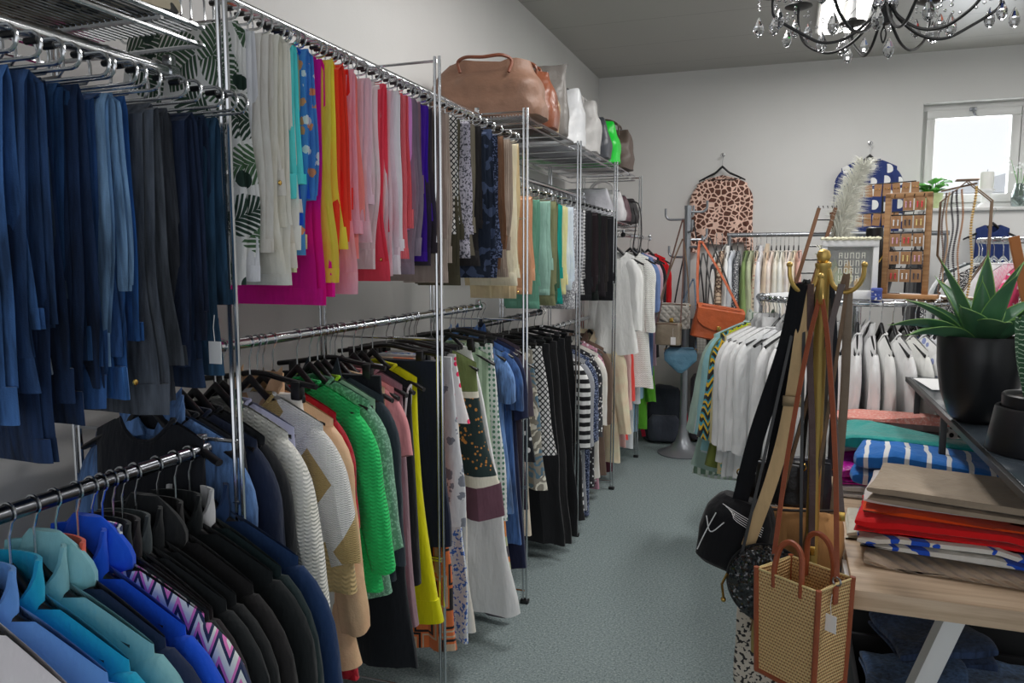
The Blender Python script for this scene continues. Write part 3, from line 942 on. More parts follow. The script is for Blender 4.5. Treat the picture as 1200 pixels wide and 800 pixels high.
tr2 = [
    (290, 335, (222, 228, 226), 'leaf', 'white trousers with green palm leaves', dict(w=(.3, .33, .28, .25), waist=True, L2=.5, **LEAF)),
    (303, 331, (206, 208, 224), None, 'lavender white trousers beside the palm leaf pair', {}),
    (317, 297, (196, 188, 180), None, 'stone trousers with a button fly', dict(button=True)),
    (327, 322, (200, 195, 180), None, 'oatmeal trousers beside the stone pair', {}),
    (341, 335, (214, 212, 202), None, 'ivory trousers with a clean hem', dict(waist=False, w=(.2, .23, .2, .19))),
    (350, 315, (208, 200, 186), None, 'cream trousers after the ivory pair', {}),
    (356, 320, (190, 176, 140), 'stripe_v', 'sand trousers with gold edging', dict(c2=(214, 200, 160), waist=True)),
    (353, 235, (80, 190, 200), None, 'short turquoise trousers', {}),
    (361, 265, (30, 78, 178), None, 'royal blue trousers', {}),
    (368, 300, (66, 120, 180), 'floral', 'blue and orange flower print trousers', dict(c2=(224, 130, 90), c3=(225, 228, 235), sc=1.3)),
    (385, 358, (216, 18, 132), None, 'magenta wide-leg trousers', dict(waist=False, w=(.22, .26, .30, .40), L2=.60, flare=.06)),
    (390, 332, (222, 190, 70), None, 'mustard yellow trousers', dict(w=(.2, .22, .18, .15))),
    (401, 295, (214, 140, 40), None, 'amber trousers with turned hem', {}),
    (404, 306, (214, 60, 44), None, 'brick red trousers', {}),
    (412, 284, (244, 44, 36), None, 'bright red trousers', dict(waist=False)),
    (417, 345, (224, 146, 160), None, 'rose pink trousers hanging low behind the red pair', dict(waist=True)),
    (424, 304, (238, 122, 116), None, 'coral trousers', dict(waist=True)),
    (436, 285, (204, 168, 178), None, 'dusty mauve trousers', {}),
    (449, 316, (226, 190, 194), None, 'pale pink trousers with seamed hip', dict(waist=True, button=True)),
    (454, 330, (206, 60, 78), None, 'crimson trousers', {}),
    (463, 324, (200, 176, 184), None, 'lilac pink trousers', dict(waist=False)),
    (470, 322, (208, 204, 214), None, 'lilac white trousers', {}),
    (480, 304, (206, 92, 100), 'cord', 'rose corduroy trousers', {}),
    (486, 270, (186, 140, 190), None, 'lavender trousers', {}),
    (491, 322, (118, 108, 122), None, 'grey mauve trousers', dict(waist=False)),
    (496, 260, (138, 112, 124), 'cord', 'mauve corduroy trousers', {}),
    (504, 307, (66, 30, 146), None, 'deep purple trousers', dict(waist=False, w=(.22, .25, .21, .19))),
    (510, 312, (58, 52, 60), None, 'charcoal trousers beside the purple pair', {}),
    (519, 330, (144, 130, 124), None, 'grey brown trousers', {}),
    (526, 332, (158, 146, 138), 'cord', 'taupe corduroy trousers', dict(waist=False)),
    (535, 275, (210, 208, 204), 'lattice', 'black and white diamond print trousers', dict(c2=(30, 32, 36), sc=2.2)),
    (540, 335, (78, 74, 60), None, 'dark olive trousers', dict(waist=False)),
    (550, 303, (168, 164, 176), 'speck', 'lavender grey trousers with speckles', dict(c2=(70, 70, 80))),
    (558, 300, (112, 106, 92), None, 'olive grey trousers', {}),
    (566, 312, (40, 38, 40), None, 'soft black trousers', {}),
    (574, 325, (34, 42, 58), 'blobs', 'navy trousers with mottled print', dict(c2=(70, 82, 110), waist=False)),
    (583, 326, (26, 34, 52), 'speck', 'midnight trousers with small flowers', dict(c2=(90, 100, 130))),
    (591, 316, (112, 82, 62), None, 'brown trousers', {}),
    (602, 325, (146, 132, 120), 'cord', 'mushroom trousers', dict(waist=False)),
    (607, 335, (206, 190, 164), None, 'cream chino trousers', {}),
    (611, 350, (196, 172, 138), None, 'beige chino trousers last before the bag shelf', dict(waist=True, button=True)),
]
trouser_row(tr2, 2.235, .225, 'on the high rail', 'trousers on the high rail', 'hangers of the high trousers')
tr3 = [
    (624, 345, (184, 140, 110), None, 'tan trousers', {}),
    (633, 362, (84, 130, 112), None, 'sage green trousers', dict(waist=False)),
    (642, 346, (128, 160, 148), None, 'light mint grey trousers', {}),
    (648, 358, (110, 112, 82), None, 'olive green trousers', {}),
    (653, 355, (58, 84, 64), None, 'forest green trousers', {}),
    (660, 356, (22, 134, 124), None, 'teal trousers', dict(waist=False)),
    (667, 345, (206, 192, 140), None, 'pale yellow trousers', {}),
    (672, 340, (176, 188, 212), None, 'ice blue trousers', {}),
    (677, 362, (130, 130, 134), 'speck', 'grey marled trousers', dict(c2=(190, 190, 192))),
    (682, 360, (70, 72, 78), 'check', 'dark checked trousers', dict(c2=(180, 180, 184), sc=2)),
    (687, 345, (210, 210, 210), 'check', 'black and white checked trousers', dict(c2=(40, 40, 44), sc=2.6)),
]
bw = ['first', 'second', 'third', 'fourth', 'fifth', 'sixth', 'seventh', 'eighth']
for i in range(8):
    tr3.append((691 + i * 4.6, 352 - (i % 3) * 5, (22 + (i % 3) * 4, 22 + (i % 2) * 5, 26), None, f'black trousers, {bw[i]} after the checked pair', dict(waist=bool(i % 2))))
trouser_row(tr3, 2.02, .225, 'on the far upper rail', 'trousers on the far upper rail', 'hangers of the far trousers')
# ------------------------------------------------------------------ clothes on the lower rods
def top_row(specs, rodx, rz_, xf, where, group, hgroup, dz=0.0, byhook=False):
    for i, sp in enumerate(specs):
        kind, u, vb, c, pat, phrase = sp[:6]; kw = dict(sp[6]) if len(sp) > 6 else {}
        X = rodx + xf
        if byhook: y = at(u, 560, X=rodx).y
        else: y = at(u, 480, X=X).y
        R = random.Random(i * 17 + 3)
        rot = kw.pop('rot', R.uniform(-.06, .06))
        mkw = {k: kw.pop(k) for k in ('c2', 'c3', 'sc', 'sheen', 'rough') if k in kw}
        mat = kw.pop('mat', None) or fabric(c, pat, **mkw)
        zb = at(u, vb, X=X).z
        hk = kw.pop('hanger', 'clip' if kind in ('skirt', 'shorts') else 'black')
        nm = kw.pop('name'); cat = kw.pop('cat', nm.replace('_', ' '))
        label = f'{phrase} {where}'
        if kind == 'skirt':
            kw.setdefault('L', max(.2, rz_ - .17 - zb))
            hang_skirt(nm, label, cat, group, (rodx, y, rz_), rot, mat, seed=i * 5 + 2, **kw)
        else:
            kw.setdefault('L', max(.2, rz_ - .095 - zb))
            hang_top(nm, label, cat, group, (rodx, y, rz_), rot, mat, seed=i * 5 + 2, **kw)
        put_hanger(hk, phrase, (rodx, y, rz_), rot, where, hgroup)


BIG = dict(W=.235, T=.034, sl=.56, sleeve_w=.082, flare=.06, cuff=True, so=.10)
F = [
    ('top', -58, 1000, (216, 206, 214), None, 'white and pink sports jacket', dict(name='jacket', collar='stand', L=.68, **BIG)),
    ('top', -28, 1000, (84, 130, 204), None, 'periwinkle blue sports jacket', dict(name='jacket', collar='stand', L=.68, **BIG)),
    ('top', 6, 1000, (22, 142, 176), None, 'turquoise softshell jacket with stand collar', dict(name='jacket', collar='stand', L=.68, **BIG)),
    ('top', 36, 1000, (112, 160, 168), None, 'dusty aqua rain jacket with hood', dict(name='jacket', collar='hood', L=.7, **BIG)),
    ('top', 62, 1000, (24, 36, 62), None, 'navy jacket with coral red collar lining', dict(name='jacket', collar='stand', L=.68, mat2=fabric((214, 84, 66)), **BIG)),
    ('top', 88, 1000, (16, 70, 186), None, 'royal blue fleece jacket', dict(name='jacket', collar='hood', L=.68, **BIG)),
    ('top', 106, 1000, (190, 196, 214), 'zigzag', 'pink and navy zigzag sports top', dict(name='sports_top', cat='top', collar='stand', L=.66, c2=(36, 46, 76), c3=(222, 110, 170), sc=1.0, **BIG)),
    ('top', 118, 1000, (22, 28, 30), None, 'greenish black softshell jacket', dict(name='jacket', collar='stand', L=.68, **BIG)),
    ('top', 131, 1000, (30, 26, 28), None, 'brownish black jacket', dict(name='jacket', collar='stand', L=.68, **BIG)),
    ('top', 142, 1000, (24, 27, 29), None, 'black jacket with a grey collar', dict(name='jacket', collar='stand', L=.7, mat2=fabric((52, 58, 60)), **BIG)),
    ('top', 158, 1000, (20, 22, 24), None, 'black hooded jacket', dict(name='jacket', collar='hood', L=.7, **BIG)),
    ('top', 184, 1000, (26, 25, 26), None, 'black quilted jacket with a white chest mark', dict(name='jacket', collar='stand', L=.7, **BIG)),
    ('top', 205, 1000, (18, 22, 24), None, 'black fleece jacket before the bottle green one', dict(name='jacket', collar='stand', L=.7, **BIG)),
    ('top', 222, 1000, (20, 34, 36), None, 'bottle green jacket with a white lined collar', dict(name='jacket', collar='stand', L=.7, mat2=fabric((190, 190, 194)), **BIG)),
    ('top', 238, 1000, (22, 44, 78), None, 'navy blue sports jacket last on the near low rail', dict(name='jacket', collar='stand', L=.72, **BIG)),
]
top_row(F, -1.18, 1.19, .25, 'hanging on the near low rail', 'sports jackets on the near low rail', 'hangers of the sports jackets', byhook=True)

SW = dict(T=.034, sleeve_w=.055, so=.07)
Dr = [
    ('top', 279, 620, (24, 26, 32), None, 'black blouse with a small white tag', dict(name='blouse', collar='crew', sl=0, W=.155, L=.8, tags=True)),
    ('top', 293, 650, (62, 100, 156), 'denim', 'faded blue denim jacket', dict(name='denim_jacket', cat='jacket', collar='shirt', sl=.5, W=.185, hanger='black')),
    ('top', 303, 640, (22, 23, 26), None, 'black top beside the denim jacket', dict(name='top', collar='crew', sl=.0)),
    ('top', 316, 640, (26, 34, 54), None, 'navy top behind the black one', dict(name='top', collar='crew', sl=.4)),
    ('top', 330, 650, (20, 22, 26), None, 'black cardigan', dict(name='cardigan', collar='crew', sl=.35)),
    ('top', 352, 690, (222, 216, 200), 'knit', 'cream cable knit sweater', dict(name='sweater', collar='crew', sl=.42, flare=.05, W=.21, sc=1.6, **SW)),
    ('top', 360, 660, (150, 152, 178), None, 'grey lilac sleeveless top', dict(name='top', collar='crew', sl=0)),
    ('top', 388, 640, (222, 220, 214), 'argyle', 'white and gold argyle sweater', dict(name='sweater', collar='crew', sl=.34, flare=.06, W=.22, c2=(158, 136, 90), sc=1.0, hemband=.13, hemmat=fabric((168, 146, 104), 'knit', sc=2), **SW)),
    ('skirt', 396, 752, (212, 200, 184), None, 'cream skirt under the argyle sweater', dict(name='skirt', W0=.14, W1=.24)),
    ('top', 402, 775, (216, 158, 124), None, 'peach faux leather coat', dict(name='coat', collar='shirt', sl=.55, flare=.07, W=.215, mat=leather((216, 158, 124), .5), sleeve_w=.055, T=.036, so=.06)),
    ('top', 412, 800, (146, 22, 36), 'quilt', 'crimson quilted dress', dict(name='dress', collar='crew', sl=.3, flare=.05)),
    ('top', 437, 690, (36, 176, 92), 'knit', 'bright green knit sweater', dict(name='sweater', collar='crew', sl=.45, flare=.05, W=.21, sc=1.8, **SW)),
    ('top', 450, 702, (86, 126, 104), 'speck', 'sage green sparkly cardigan', dict(name='cardigan', collar='crew', sl=.42, flare=.04, c2=(120, 160, 138), **SW)),
    ('top', 458, 600, (122, 154, 130), None, 'mint blouse with a lime neckline', dict(name='blouse', collar='crew', sl=0, mat2=fabric((146, 200, 40)))),
    ('top', 465, 690, (38, 46, 54), None, 'slate velvet jacket', dict(name='jacket', collar='lapel', sl=.5, T=.028)),
    ('skirt', 471, 795, (22, 25, 30), None, 'long black skirt with a pointed hem', dict(name='skirt', W1=.27)),
    ('top', 476, 705, (208, 166, 136), None, 'peach silk dress', dict(name='dress', collar='crew', sl=0, W=.17, neck=.1)),
    ('top', 483, 700, (194, 124, 128), None, 'dusty rose dress', dict(name='dress', collar='crew', sl=.2, W=.18)),
    ('top', 495, 738, (126, 100, 108), None, 'mauve jersey dress', dict(name='dress', collar='crew', sl=0, W=.18, flare=.05, neck=.09)),
    ('top', 503, 690, (20, 21, 25), None, 'black sleeveless dress with white armholes', dict(name='dress', collar='crew', sl=-1, W=.185, mat2=fabric((214, 214, 216)), flare=.03)),
    ('top', 514, 708, (226, 206, 12), None, 'bright yellow dress', dict(name='dress', collar='crew', sl=0, W=.17, flare=.06, neck=.09, hemband=.08)),
    ('skirt', 528, 648, (24, 30, 48), None, 'navy skirt with a plain waistband', dict(name='skirt', W0=.2, W1=.24, pleat=.5, T=.026)),
    ('skirt', 535, 768, (188, 100, 58), 'geo', 'orange and black graphic print skirt', dict(name='skirt', W0=.14, c2=(34, 32, 34), c3=(172, 150, 128), sc=1.1, W1=.25)),
    ('skirt', 551, 758, (196, 208, 226), 'speck', 'long blue and white flower skirt', dict(name='skirt', W0=.14, c2=(54, 96, 170), sc=.6, W1=.24)),
    ('skirt', 546, 622, (192, 194, 202), 'paw', 'pale grey skirt with dark paw shapes', dict(name='skirt', W0=.19, c2=(112, 116, 126), sc=1.0, W1=.25)),
    ('skirt', 556, 500, (226, 208, 208), 'dots', 'white skirt with red dots', dict(name='skirt', c2=(206, 40, 80), sc=1.4)),
    ('skirt', 558, 748, (204, 192, 178), None, 'oatmeal skirt with a seam', dict(name='skirt', W0=.14, W1=.23)),
    ('skirt', 583, 722, (222, 220, 222), None, 'long white flared skirt', dict(name='skirt', W0=.13, W1=.33, T=.03)),
    ('top', 573, 568, (92, 104, 62), 'embroidered', 'olive embroidered dress with a plum frill', dict(name='dress', collar='crew', sl=0, W=.19, flare=.09, c2=(34, 48, 48), c3=(190, 186, 172), hemband=.13, hemmat=fabric((92, 62, 74)), neck=.085)),
    ('top', 592, 690, (126, 146, 122), 'stripe_v', 'sage striped summer dress', dict(name='dress', collar='crew', sl=0, W=.17, c2=(150, 168, 146), sc=2, flare=.05)),
    ('skirt', 597, 615, (214, 222, 214), 'dots_reg', 'white skirt with small green sprigs', dict(name='skirt', c2=(80, 120, 100), sc=1.5, W1=.24)),
    ('skirt', 603, 724, (196, 120, 56), 'bands', 'patchwork skirt with an orange band', dict(name='skirt', W0=.14, c2=(70, 66, 74), c3=(160, 166, 130), W1=.24, sc=1.3)),
    ('top', 606, 600, (72, 112, 172), 'denim', 'light blue denim dress', dict(name='dress', collar='shirt', sl=.2, W=.18, flare=.05)),
    ('top', 613, 640, (38, 74, 132), 'denim', 'dark blue denim dress', dict(name='dress', collar='shirt', sl=.25, W=.18, flare=.06)),
    ('top', 619, 664, (26, 32, 58), None, 'navy long dress', dict(name='dress', collar='crew', sl=.3, W=.18, flare=.06)),
    ('top', 624, 600, (58, 50, 60), None, 'aubergine dress', dict(name='dress', collar='crew', sl=.3, W=.18, flare=.04)),
]
top_row(Dr, RODX, 1.385, .245, 'on the middle low rail', 'clothes on the middle low rail', 'hangers of the middle low rail')
Dr2 = [
    ('skirt', 631, 545, (26, 28, 32), 'dots', 'black skirt with white spots', dict(name='skirt', c2=(214, 214, 214), sc=1.0)),
    ('top', 637, 628, (214, 184, 166), None, 'blush slip dress', dict(name='dress', collar='crew', sl=0, W=.16)),
    ('skirt', 640, 575, (126, 122, 112), 'paisley', 'taupe and blue paisley skirt', dict(name='skirt', c2=(196, 192, 180), c3=(78, 104, 120), W1=.25)),
    ('skirt', 650, 535, (204, 204, 204), 'lattice', 'black and white lattice print skirt', dict(name='skirt', c2=(28, 30, 34), sc=1.5, W1=.25)),
    ('skirt', 659, 640, (20, 21, 24), None, 'first black skirt after the lattice print', dict(name='skirt', W1=.26)),
    ('skirt', 667, 636, (24, 24, 26), None, 'second black skirt after the lattice print', dict(name='skirt', W1=.26, pleat=1.4)),
    ('skirt', 675, 628, (16, 17, 20), None, 'third black skirt after the lattice print', dict(name='skirt', W1=.27)),
    ('skirt', 683, 612, (22, 22, 24), None, 'black skirt nearest the striped jacket', dict(name='skirt', W1=.26, pleat=1.5)),
]
top_row(Dr2, RODX, 1.3, .245, 'on the dark rod', 'skirts on the dark rod', 'hangers of the dark rod')
Er = [
    ('top', 692, 600, (24, 25, 28), 'stripe_h', 'black and white striped top', dict(name='top', collar='crew', sl=.5, c2=(222, 222, 222), sc=1.4)),
    ('top', 696, 595, (132, 134, 140), None, 'mid grey jacket', dict(name='jacket', collar='shirt', sl=.5)),
    ('top', 701, 600, (34, 44, 66), 'speck', 'navy blouse with tiny dots', dict(name='blouse', collar='crew', sl=.5, c2=(120, 130, 160))),
    ('top', 706, 572, (40, 40, 44), 'floral', 'black blouse with a small white print', dict(name='blouse', collar='crew', sl=.5, c2=(220, 216, 206), c3=(190, 180, 180), sc=2.2)),
    ('top', 711, 562, (206, 198, 184), None, 'cream jacket', dict(name='jacket', collar='shirt', sl=.45)),
    ('top', 716, 570, (166, 122, 138), 'floral', 'plum flower print blouse', dict(name='blouse', collar='crew', sl=.4, W=.165, c2=(90, 50, 70), c3=(210, 190, 196), sc=2)),
    ('top', 720, 556, (88, 72, 62), None, 'brown jacket', dict(name='jacket', collar='shirt', sl=.5, W=.18)),
    ('top', 733, 552, (100, 52, 66), None, 'burgundy cardigan', dict(name='cardigan', collar='crew', sl=.4, W=.15)),
    ('top', 731, 540, (222, 184, 158), None, 'peach jacket', dict(name='jacket', collar='shirt', sl=.6, W=.22, sleeve_w=.06, T=.036, so=.07)),
    ('top', 740, 522, (196, 150, 146), None, 'dusty pink jacket', dict(name='jacket', collar='shirt', sl=.5)),
    ('top', 743, 515, (224, 66, 60), None, 'red jacket beside the pale blue ones', dict(name='jacket', collar='shirt', sl=.45)),
    ('top', 748, 524, (182, 192, 200), None, 'pale grey blue jacket', dict(name='jacket', collar='shirt', sl=.5, W=.21)),
    ('top', 752, 505, (138, 172, 206), None, 'sky blue jacket', dict(name='jacket', collar='shirt', sl=.5)),
    ('top', 755, 498, (92, 132, 118), None, 'grey green jacket', dict(name='jacket', collar='shirt', sl=.5)),
    ('top', 759, 503, (84, 150, 42), None, 'grass green jacket last on the low rails', dict(name='jacket', collar='shirt', sl=.55, W=.235, sleeve_w=.06, so=.06, T=.036)),
]
top_row(Er, RODX, 1.19, .26, 'on the far low rail', 'jackets on the far low rail', 'hangers of the far low rail')
Wr = [
    ('top', 744, 415, (226, 224, 214), None, 'long cream dress', dict(name='dress', collar='crew', sl=.5, flare=.04, W=.13, T=.034)),
    ('top', 758, 440, (222, 220, 210), 'knit', 'white lace cardigan with fringed hem', dict(name='cardigan', collar='crew', sl=.55, flare=.04, sc=2, hemband=.1, W=.14)),
    ('top', 762, 440, (92, 112, 152), None, 'slate blue blouse', dict(W=.15, name='blouse', collar='crew', sl=.4)),
    ('top', 766, 430, (196, 158, 170), None, 'dusty pink blouse', dict(W=.15, name='blouse', collar='crew', sl=.45)),
    ('top', 769, 420, (32, 32, 36), None, 'thin black cardigan', dict(W=.15, name='cardigan', collar='crew', sl=.4)),
    ('top', 776, 395, (226, 28, 36), None, 'bright red coat', dict(W=.15, name='coat', collar='crew', sl=.5)),
]
top_row(Wr, -1.13, 1.78, .15, 'on the end rod beside the bag shelf', 'long clothes on the end rod', 'hangers of the end rod')
# ------------------------------------------------------------------ bags
def bag_body(prof, n=30, ex=.55, crump=.006, seed=0, sub=4):
    """Soft body lofted upwards through (z, width, depth[, dx, dy])."""
    R = random.Random(seed); ph = [R.uniform(0, 6.28) for _ in range(8)]
    P = [tuple(p) + (0,) * (5 - len(p)) for p in prof]
    dense = []
    for i in range(len(P) - 1):
        for k in range(sub):
            q = k / sub; dense.append(tuple(a + (b - a) * q for a, b in zip(P[i], P[i + 1])))
    dense.append(P[-1])
    rows = []
    for z, w, d, dx, dy in dense:
        r = []
        for j in range(n):
            a = 2 * PI * j / n; cx, sy = math.cos(a), math.sin(a)
            x = w / 2 * math.copysign(abs(cx) ** ex, cx); y = d / 2 * math.copysign(abs(sy) ** ex, sy)
            c = crump * (math.sin(x * 31 + z * 17 + ph[0]) + .6 * math.sin(z * 43 - x * 22 + ph[1]) + .5 * math.sin(y * 40 + z * 29 + ph[2]))
            r.append((x + dx + c * .5 * cx, y + dy + c * sy, z + .5 * c))
        rows.append(r)
    return MB().loft(rows)


def strap_pts(pts, n=10): return bez(pts, n)


def shelf_bag(label, y, z, w, d, h, mat, prof=None, x=-1.37, rz=0.0, handles=None, hmat=None, flap=None, seed=0, crump=.008, name='handbag', clasp=False, group=None, sag=.0):
    o = thing(name, label, 'bag', (x, y, z + .004), rz, group)
    prof = prof or [(0, .86, .9), (.02, .96, 1.0), (.3, 1.0, 1.02), (.6, .95, .85), (.85, .84, .5), (1, .78, .22)]
    bag_body([(p[0] * h, p[1] * w, p[2] * d) + tuple(p[3:]) for p in prof], seed=seed, crump=crump).build('bag_body', mat, o)
    hm = hmat or mat
    if handles:
        kind, hh = handles
        for s in (-1, 1):
            if kind == 'arc':
                MB().tube(strap_pts([(-w * .24, s * d * .16, h * .86), (-w * .22, s * d * .2, h * 1.0 + hh * .5), (0, s * d * .22, h + hh), (w * .22, s * d * .2, h * 1.0 + hh * .5), (w * .24, s * d * .16, h * .86)], 6), .007, 7).build('handle', hm, o)
            else:  # fallen over the front
                MB().tube(strap_pts([(-w * .22, s * d * .3, h * .8), (-w * .24, s * d * .26 - .01, h * .97), (-w * .16, s * d * .3 - .02, h * 1.03), (0, s * d * .34 - .03, h * 1.0), (w * .16, s * d * .36 - .02, h * 1.02), (w * .24, s * d * .34, h * .95), (w * .22, s * d * .38, h * .75)], 6), .008, 7).build('handle', hm, o)
    if flap:
        bag_body([(h * .45, w * .94, d * 1.16), (h * .7, w * .97, d * 1.06), (h * .95, w * .9, d * .55), (h * 1.02, w * .8, d * .25)], seed=seed + 1, crump=crump * .6).build('flap', hm, o)
    MB().tube([(-w * .36, 0, h * .985), (0, 0, h * 1.0), (w * .36, 0, h * .985)], .006, 6).build('zip', STEEL, o)
    if clasp:
        MB().box((w * .1, -d * .54, h * .62), (.05, .012, .022), .004).build('clasp', BRASS, o)
    return o


ZB = 2.242
shelf_bag('tan leather duffel bag, largest and nearest on the bag shelf', 3.50, ZB, .54, .28, .275, leather((104, 77, 62), .55), handles=('fold', .1), hmat=leather((104, 58, 40)), seed=2, crump=.012, name='duffel_bag', x=-1.36, rz=.12,
          prof=[(0, .9, .9), (.02, 1.0, 1.0), (.25, 1.03, 1.06), (.55, .98, .95), (.75, .9, .62), (1, .74, .2)])
shelf_bag('chestnut brown shiny handbag behind the tan duffel', 3.80, ZB, .38, .2, .29, leather((104, 58, 38), .3), x=-1.3, handles=('arc', .05), seed=3)
shelf_bag('tall grey handbag with gold pouch front on the bag shelf', 4.02, ZB, .34, .16, .37, leather((92, 88, 84), .4), x=-1.29, seed=4, clasp=True, prof=[(0, .95, 1), (.03, 1, 1), (.5, 1.0, .8), (.9, .95, .4), (1, .97, .25)])
shelf_bag('crumpled bronze gold pouch leaning on the tall grey bag', 3.915, ZB, .28, .09, .2, leather((134, 112, 84), .32), x=-1.27, seed=14, crump=.012)
shelf_bag('white silver handbag with black zip on the bag shelf', 4.40, ZB, .40, .26, .32, leather((190, 192, 196), .35), x=-1.32, handles=('arc', .03), hmat=leather((40, 40, 44)), seed=5)
shelf_bag('light grey soft handbag beside the white silver one', 4.70, ZB, .38, .26, .31, leather((158, 156, 154), .4), x=-1.29, handles=('arc', .05), seed=6, crump=.014)
shelf_bag('dark slate handbag in front of the green bag', 5.0, ZB, .36, .2, .27, leather((52, 54, 60), .4), x=-1.28, seed=7, handles=('fold', .05))
shelf_bag('grass green handbag with a looped strap', 5.28, ZB, .38, .24, .29, leather((14, 172, 44), .35), x=-1.29, seed=8, handles=('fold', .06), crump=.012)
shelf_bag('dark brown handbag last on the bag shelf', 5.66, ZB, .42, .26, .29, leather((74, 62, 56), .5), x=-1.28, seed=9, handles=('arc', .07), crump=.014)
ZL = 1.867
shelf_bag('wide pale grey bag lying on the low shelf', 5.33, ZL, .42, .14, .22, leather((150, 150, 156), .5), x=-1.36, seed=10)
shelf_bag('grey white bag with ring handle on the low shelf', 5.52, ZL, .34, .13, .22, leather((166, 164, 166), .5), x=-1.27, seed=11, handles=('arc', .07), hmat=leather((190, 180, 182)))
shelf_bag('dark plum bag on the low shelf', 5.72, ZL, .34, .12, .2, leather((72, 50, 56), .5), x=-1.27, seed=12)
o = shelf_bag('small black bag with a dangling strap on the low shelf', 5.92, ZL, .36, .12, .19, leather((34, 32, 34), .5), x=-1.26, seed=13)
MB().tube(strap_pts([(.1, -.03, .17), (.19, -.05, .14), (.215, -.05, -.05), (.20, -.05, -.2), (.17, -.05, -.24), (.15, -.04, -.18), (.17, -.045, 0), (.15, -.04, .12)], 6), .005, 6).build('shoulder_strap', leather((34, 32, 34)), o)

# ------------------------------------------------------------------ silver coat tree with hanging bags
CT = Vector((-.76, 6.36, 0))
SILV = plain('silver_lacquer', (150, 154, 160), .35, .6, k=1)
ct = thing('coat_stand', 'silver coat tree with trumpet foot hung with bags', 'coat stand', CT)
MB().lathe([(.0, 0), (.20, 0), (.205, .008), (.17, .02), (.11, .05), (.065, .1), (.042, .16), (.032, .24), (.0, .24)], 32).build('trumpet_foot', SILV, ct)
MB().lathe([(0, .2), (.03, .2), (.03, 1.28), (.027, 1.3), (.027, 2.0), (.03, 2.0), (.03, 2.03), (.0, 2.035)], 20).build('pole', SILV, ct)
for z, az, l in ((1.98, 15, .15), (1.92, 180, .19), (1.76, 30, .17), (1.7, -30, .14), (1.62, 165, .16), (1.82, -70, .14), (1.95, 80, .15)):
    a = math.radians(az); dx, dy = math.cos(a), math.sin(a)
    pts = [(dx * .02, dy * .02, z), (dx * l * .7, dy * l * .7, z)] + [(dx * (l * .7 + .045 * math.sin(q)), dy * (l * .7 + .045 * math.sin(q)), z + .045 * (1 - math.cos(q))) for q in [PI / 2 * i / 6 for i in range(1, 7)]] + [(dx * (l * .7 + .045), dy * (l * .7 + .045), z + .09)]
    MB().tube(pts, .0095, 8).build('hook', SILV, ct)


def hung_bag(name, label, loc, rz, w, d, h, mat, hook, hmat=None, sw=.012, flap=False, tilt=0.0, group=None, seed=0, prof=None, tagz=None, straps=1, ex=.55, trim=None):
    """loc: bottom centre of the bag; hook: world point where the strap hangs."""
    o = thing(name, label, 'bag', loc, (0, tilt, rz), group)
    prof = prof or [(0, .9, .8), (.04, 1, 1), (.5, 1, 1), (.9, .95, .8), (1, .9, .55)]
    bag_body([(p[0] * h, p[1] * w, p[2] * d) for p in prof], seed=seed, crump=.003, ex=ex).build('bag_body', mat, o)
    hm = hmat or mat
    if flap:
        rows = []
        for q in [i / 10 for i in range(11)]:
            zz = h * (1.02 - .72 * q); ww = w * (.5 if q < .5 else .5 * math.sqrt(max(0.02, 1 - ((q - .5) / .52) ** 2)))
            yy = -d * .53 - .006 if q > .12 else -d * .5 * q / .12
            rows.append([(ww * t, yy - e, zz) for e in (0, .005) for t in ((-1, -.5, 0, .5, 1) if e == 0 else (1, .5, 0, -.5, -1))])
        MB().loft(rows).build('flap', hm if flap == 'h' else mat, o)
        MB().box((0, -d * .53 - .016, h * .36), (.03, .008, .035), .003).build('clasp', BRASS, o)
    MB().tube([(-w * .42, -d * .52, h * .96), (0, -d * .54, h * .99), (w * .42, -d * .52, h * .96)], .004, 6).build('seam_piping', trim or hm, o)
    M = Matrix.Translation(Vector(loc)) @ Matrix.Rotation(rz, 4, 'Z') @ Matrix.Rotation(tilt, 4, 'Y')
    hk = M.inverted() @ Vector(hook)
    for s in ((-1, 1)):
        base = Vector((s * w * .46, 0, h * .9)); e = hk + Vector((s * sw * .8, 0, 0))
        mid = base.lerp(e, .5) + Vector((s * .01, -.006, 0))
        MB().tube(bez([base - Vector((0, 0, .03)), base, mid, e, hk + Vector((0, 0, .012))], 6), 1, flat=(sw, .004, (1, .2, 0))).build('shoulder_strap', hm, o)
        MB().tube(arc((base.x, base.y, base.z), .011, 0, 2 * PI, 12, 'xz')[:-1], .0025, 6, True).build('strap_ring', BRASS, o)
    if tagz is not None:
        price_tag(o, w * .3, -d * .6 - .02, tagz, 1.3)
    return o


ORG = leather((150, 70, 34), .45)
hung_bag('saddle_bag', 'orange leather saddle bag hanging on the silver coat tree', at(836, 398, Y=6.02), .35, .36, .13, .26, ORG, at(822, 286, Y=6.16), flap=True, sw=.022, seed=1, tilt=.16)
hung_bag('shoulder_bag', 'grey quilted shoulder bag hanging behind the taupe camera bag', at(789, 385, Y=6.1), -.1, .26, .1, .2, fabric((150, 146, 140), 'quilt'), at(800, 283, Y=6.3), hmat=leather((90, 70, 52)), seed=2, flap=True)
hung_bag('camera_bag', 'small taupe camera bag with rounded corners on the coat tree', at(783, 404, Y=5.97), -.15, .2, .09, .17, leather((112, 102, 88), .45), at(800, 262, Y=6.25), hmat=leather((70, 44, 36)), seed=3, ex=.42, tagz=.04)
hung_bag('pouch', 'folded steel blue leather pouch on the coat tree', at(797, 437, Y=6.0), .1, .25, .07, .2, leather((74, 112, 134), .4), at(812, 330, Y=6.25), hmat=leather((40, 60, 80)), seed=4, prof=[(0, .12, .4), (.15, .4, .8), (.5, .98, 1), (.75, 1, .9), (.95, .8, .5), (1, .72, .3)])
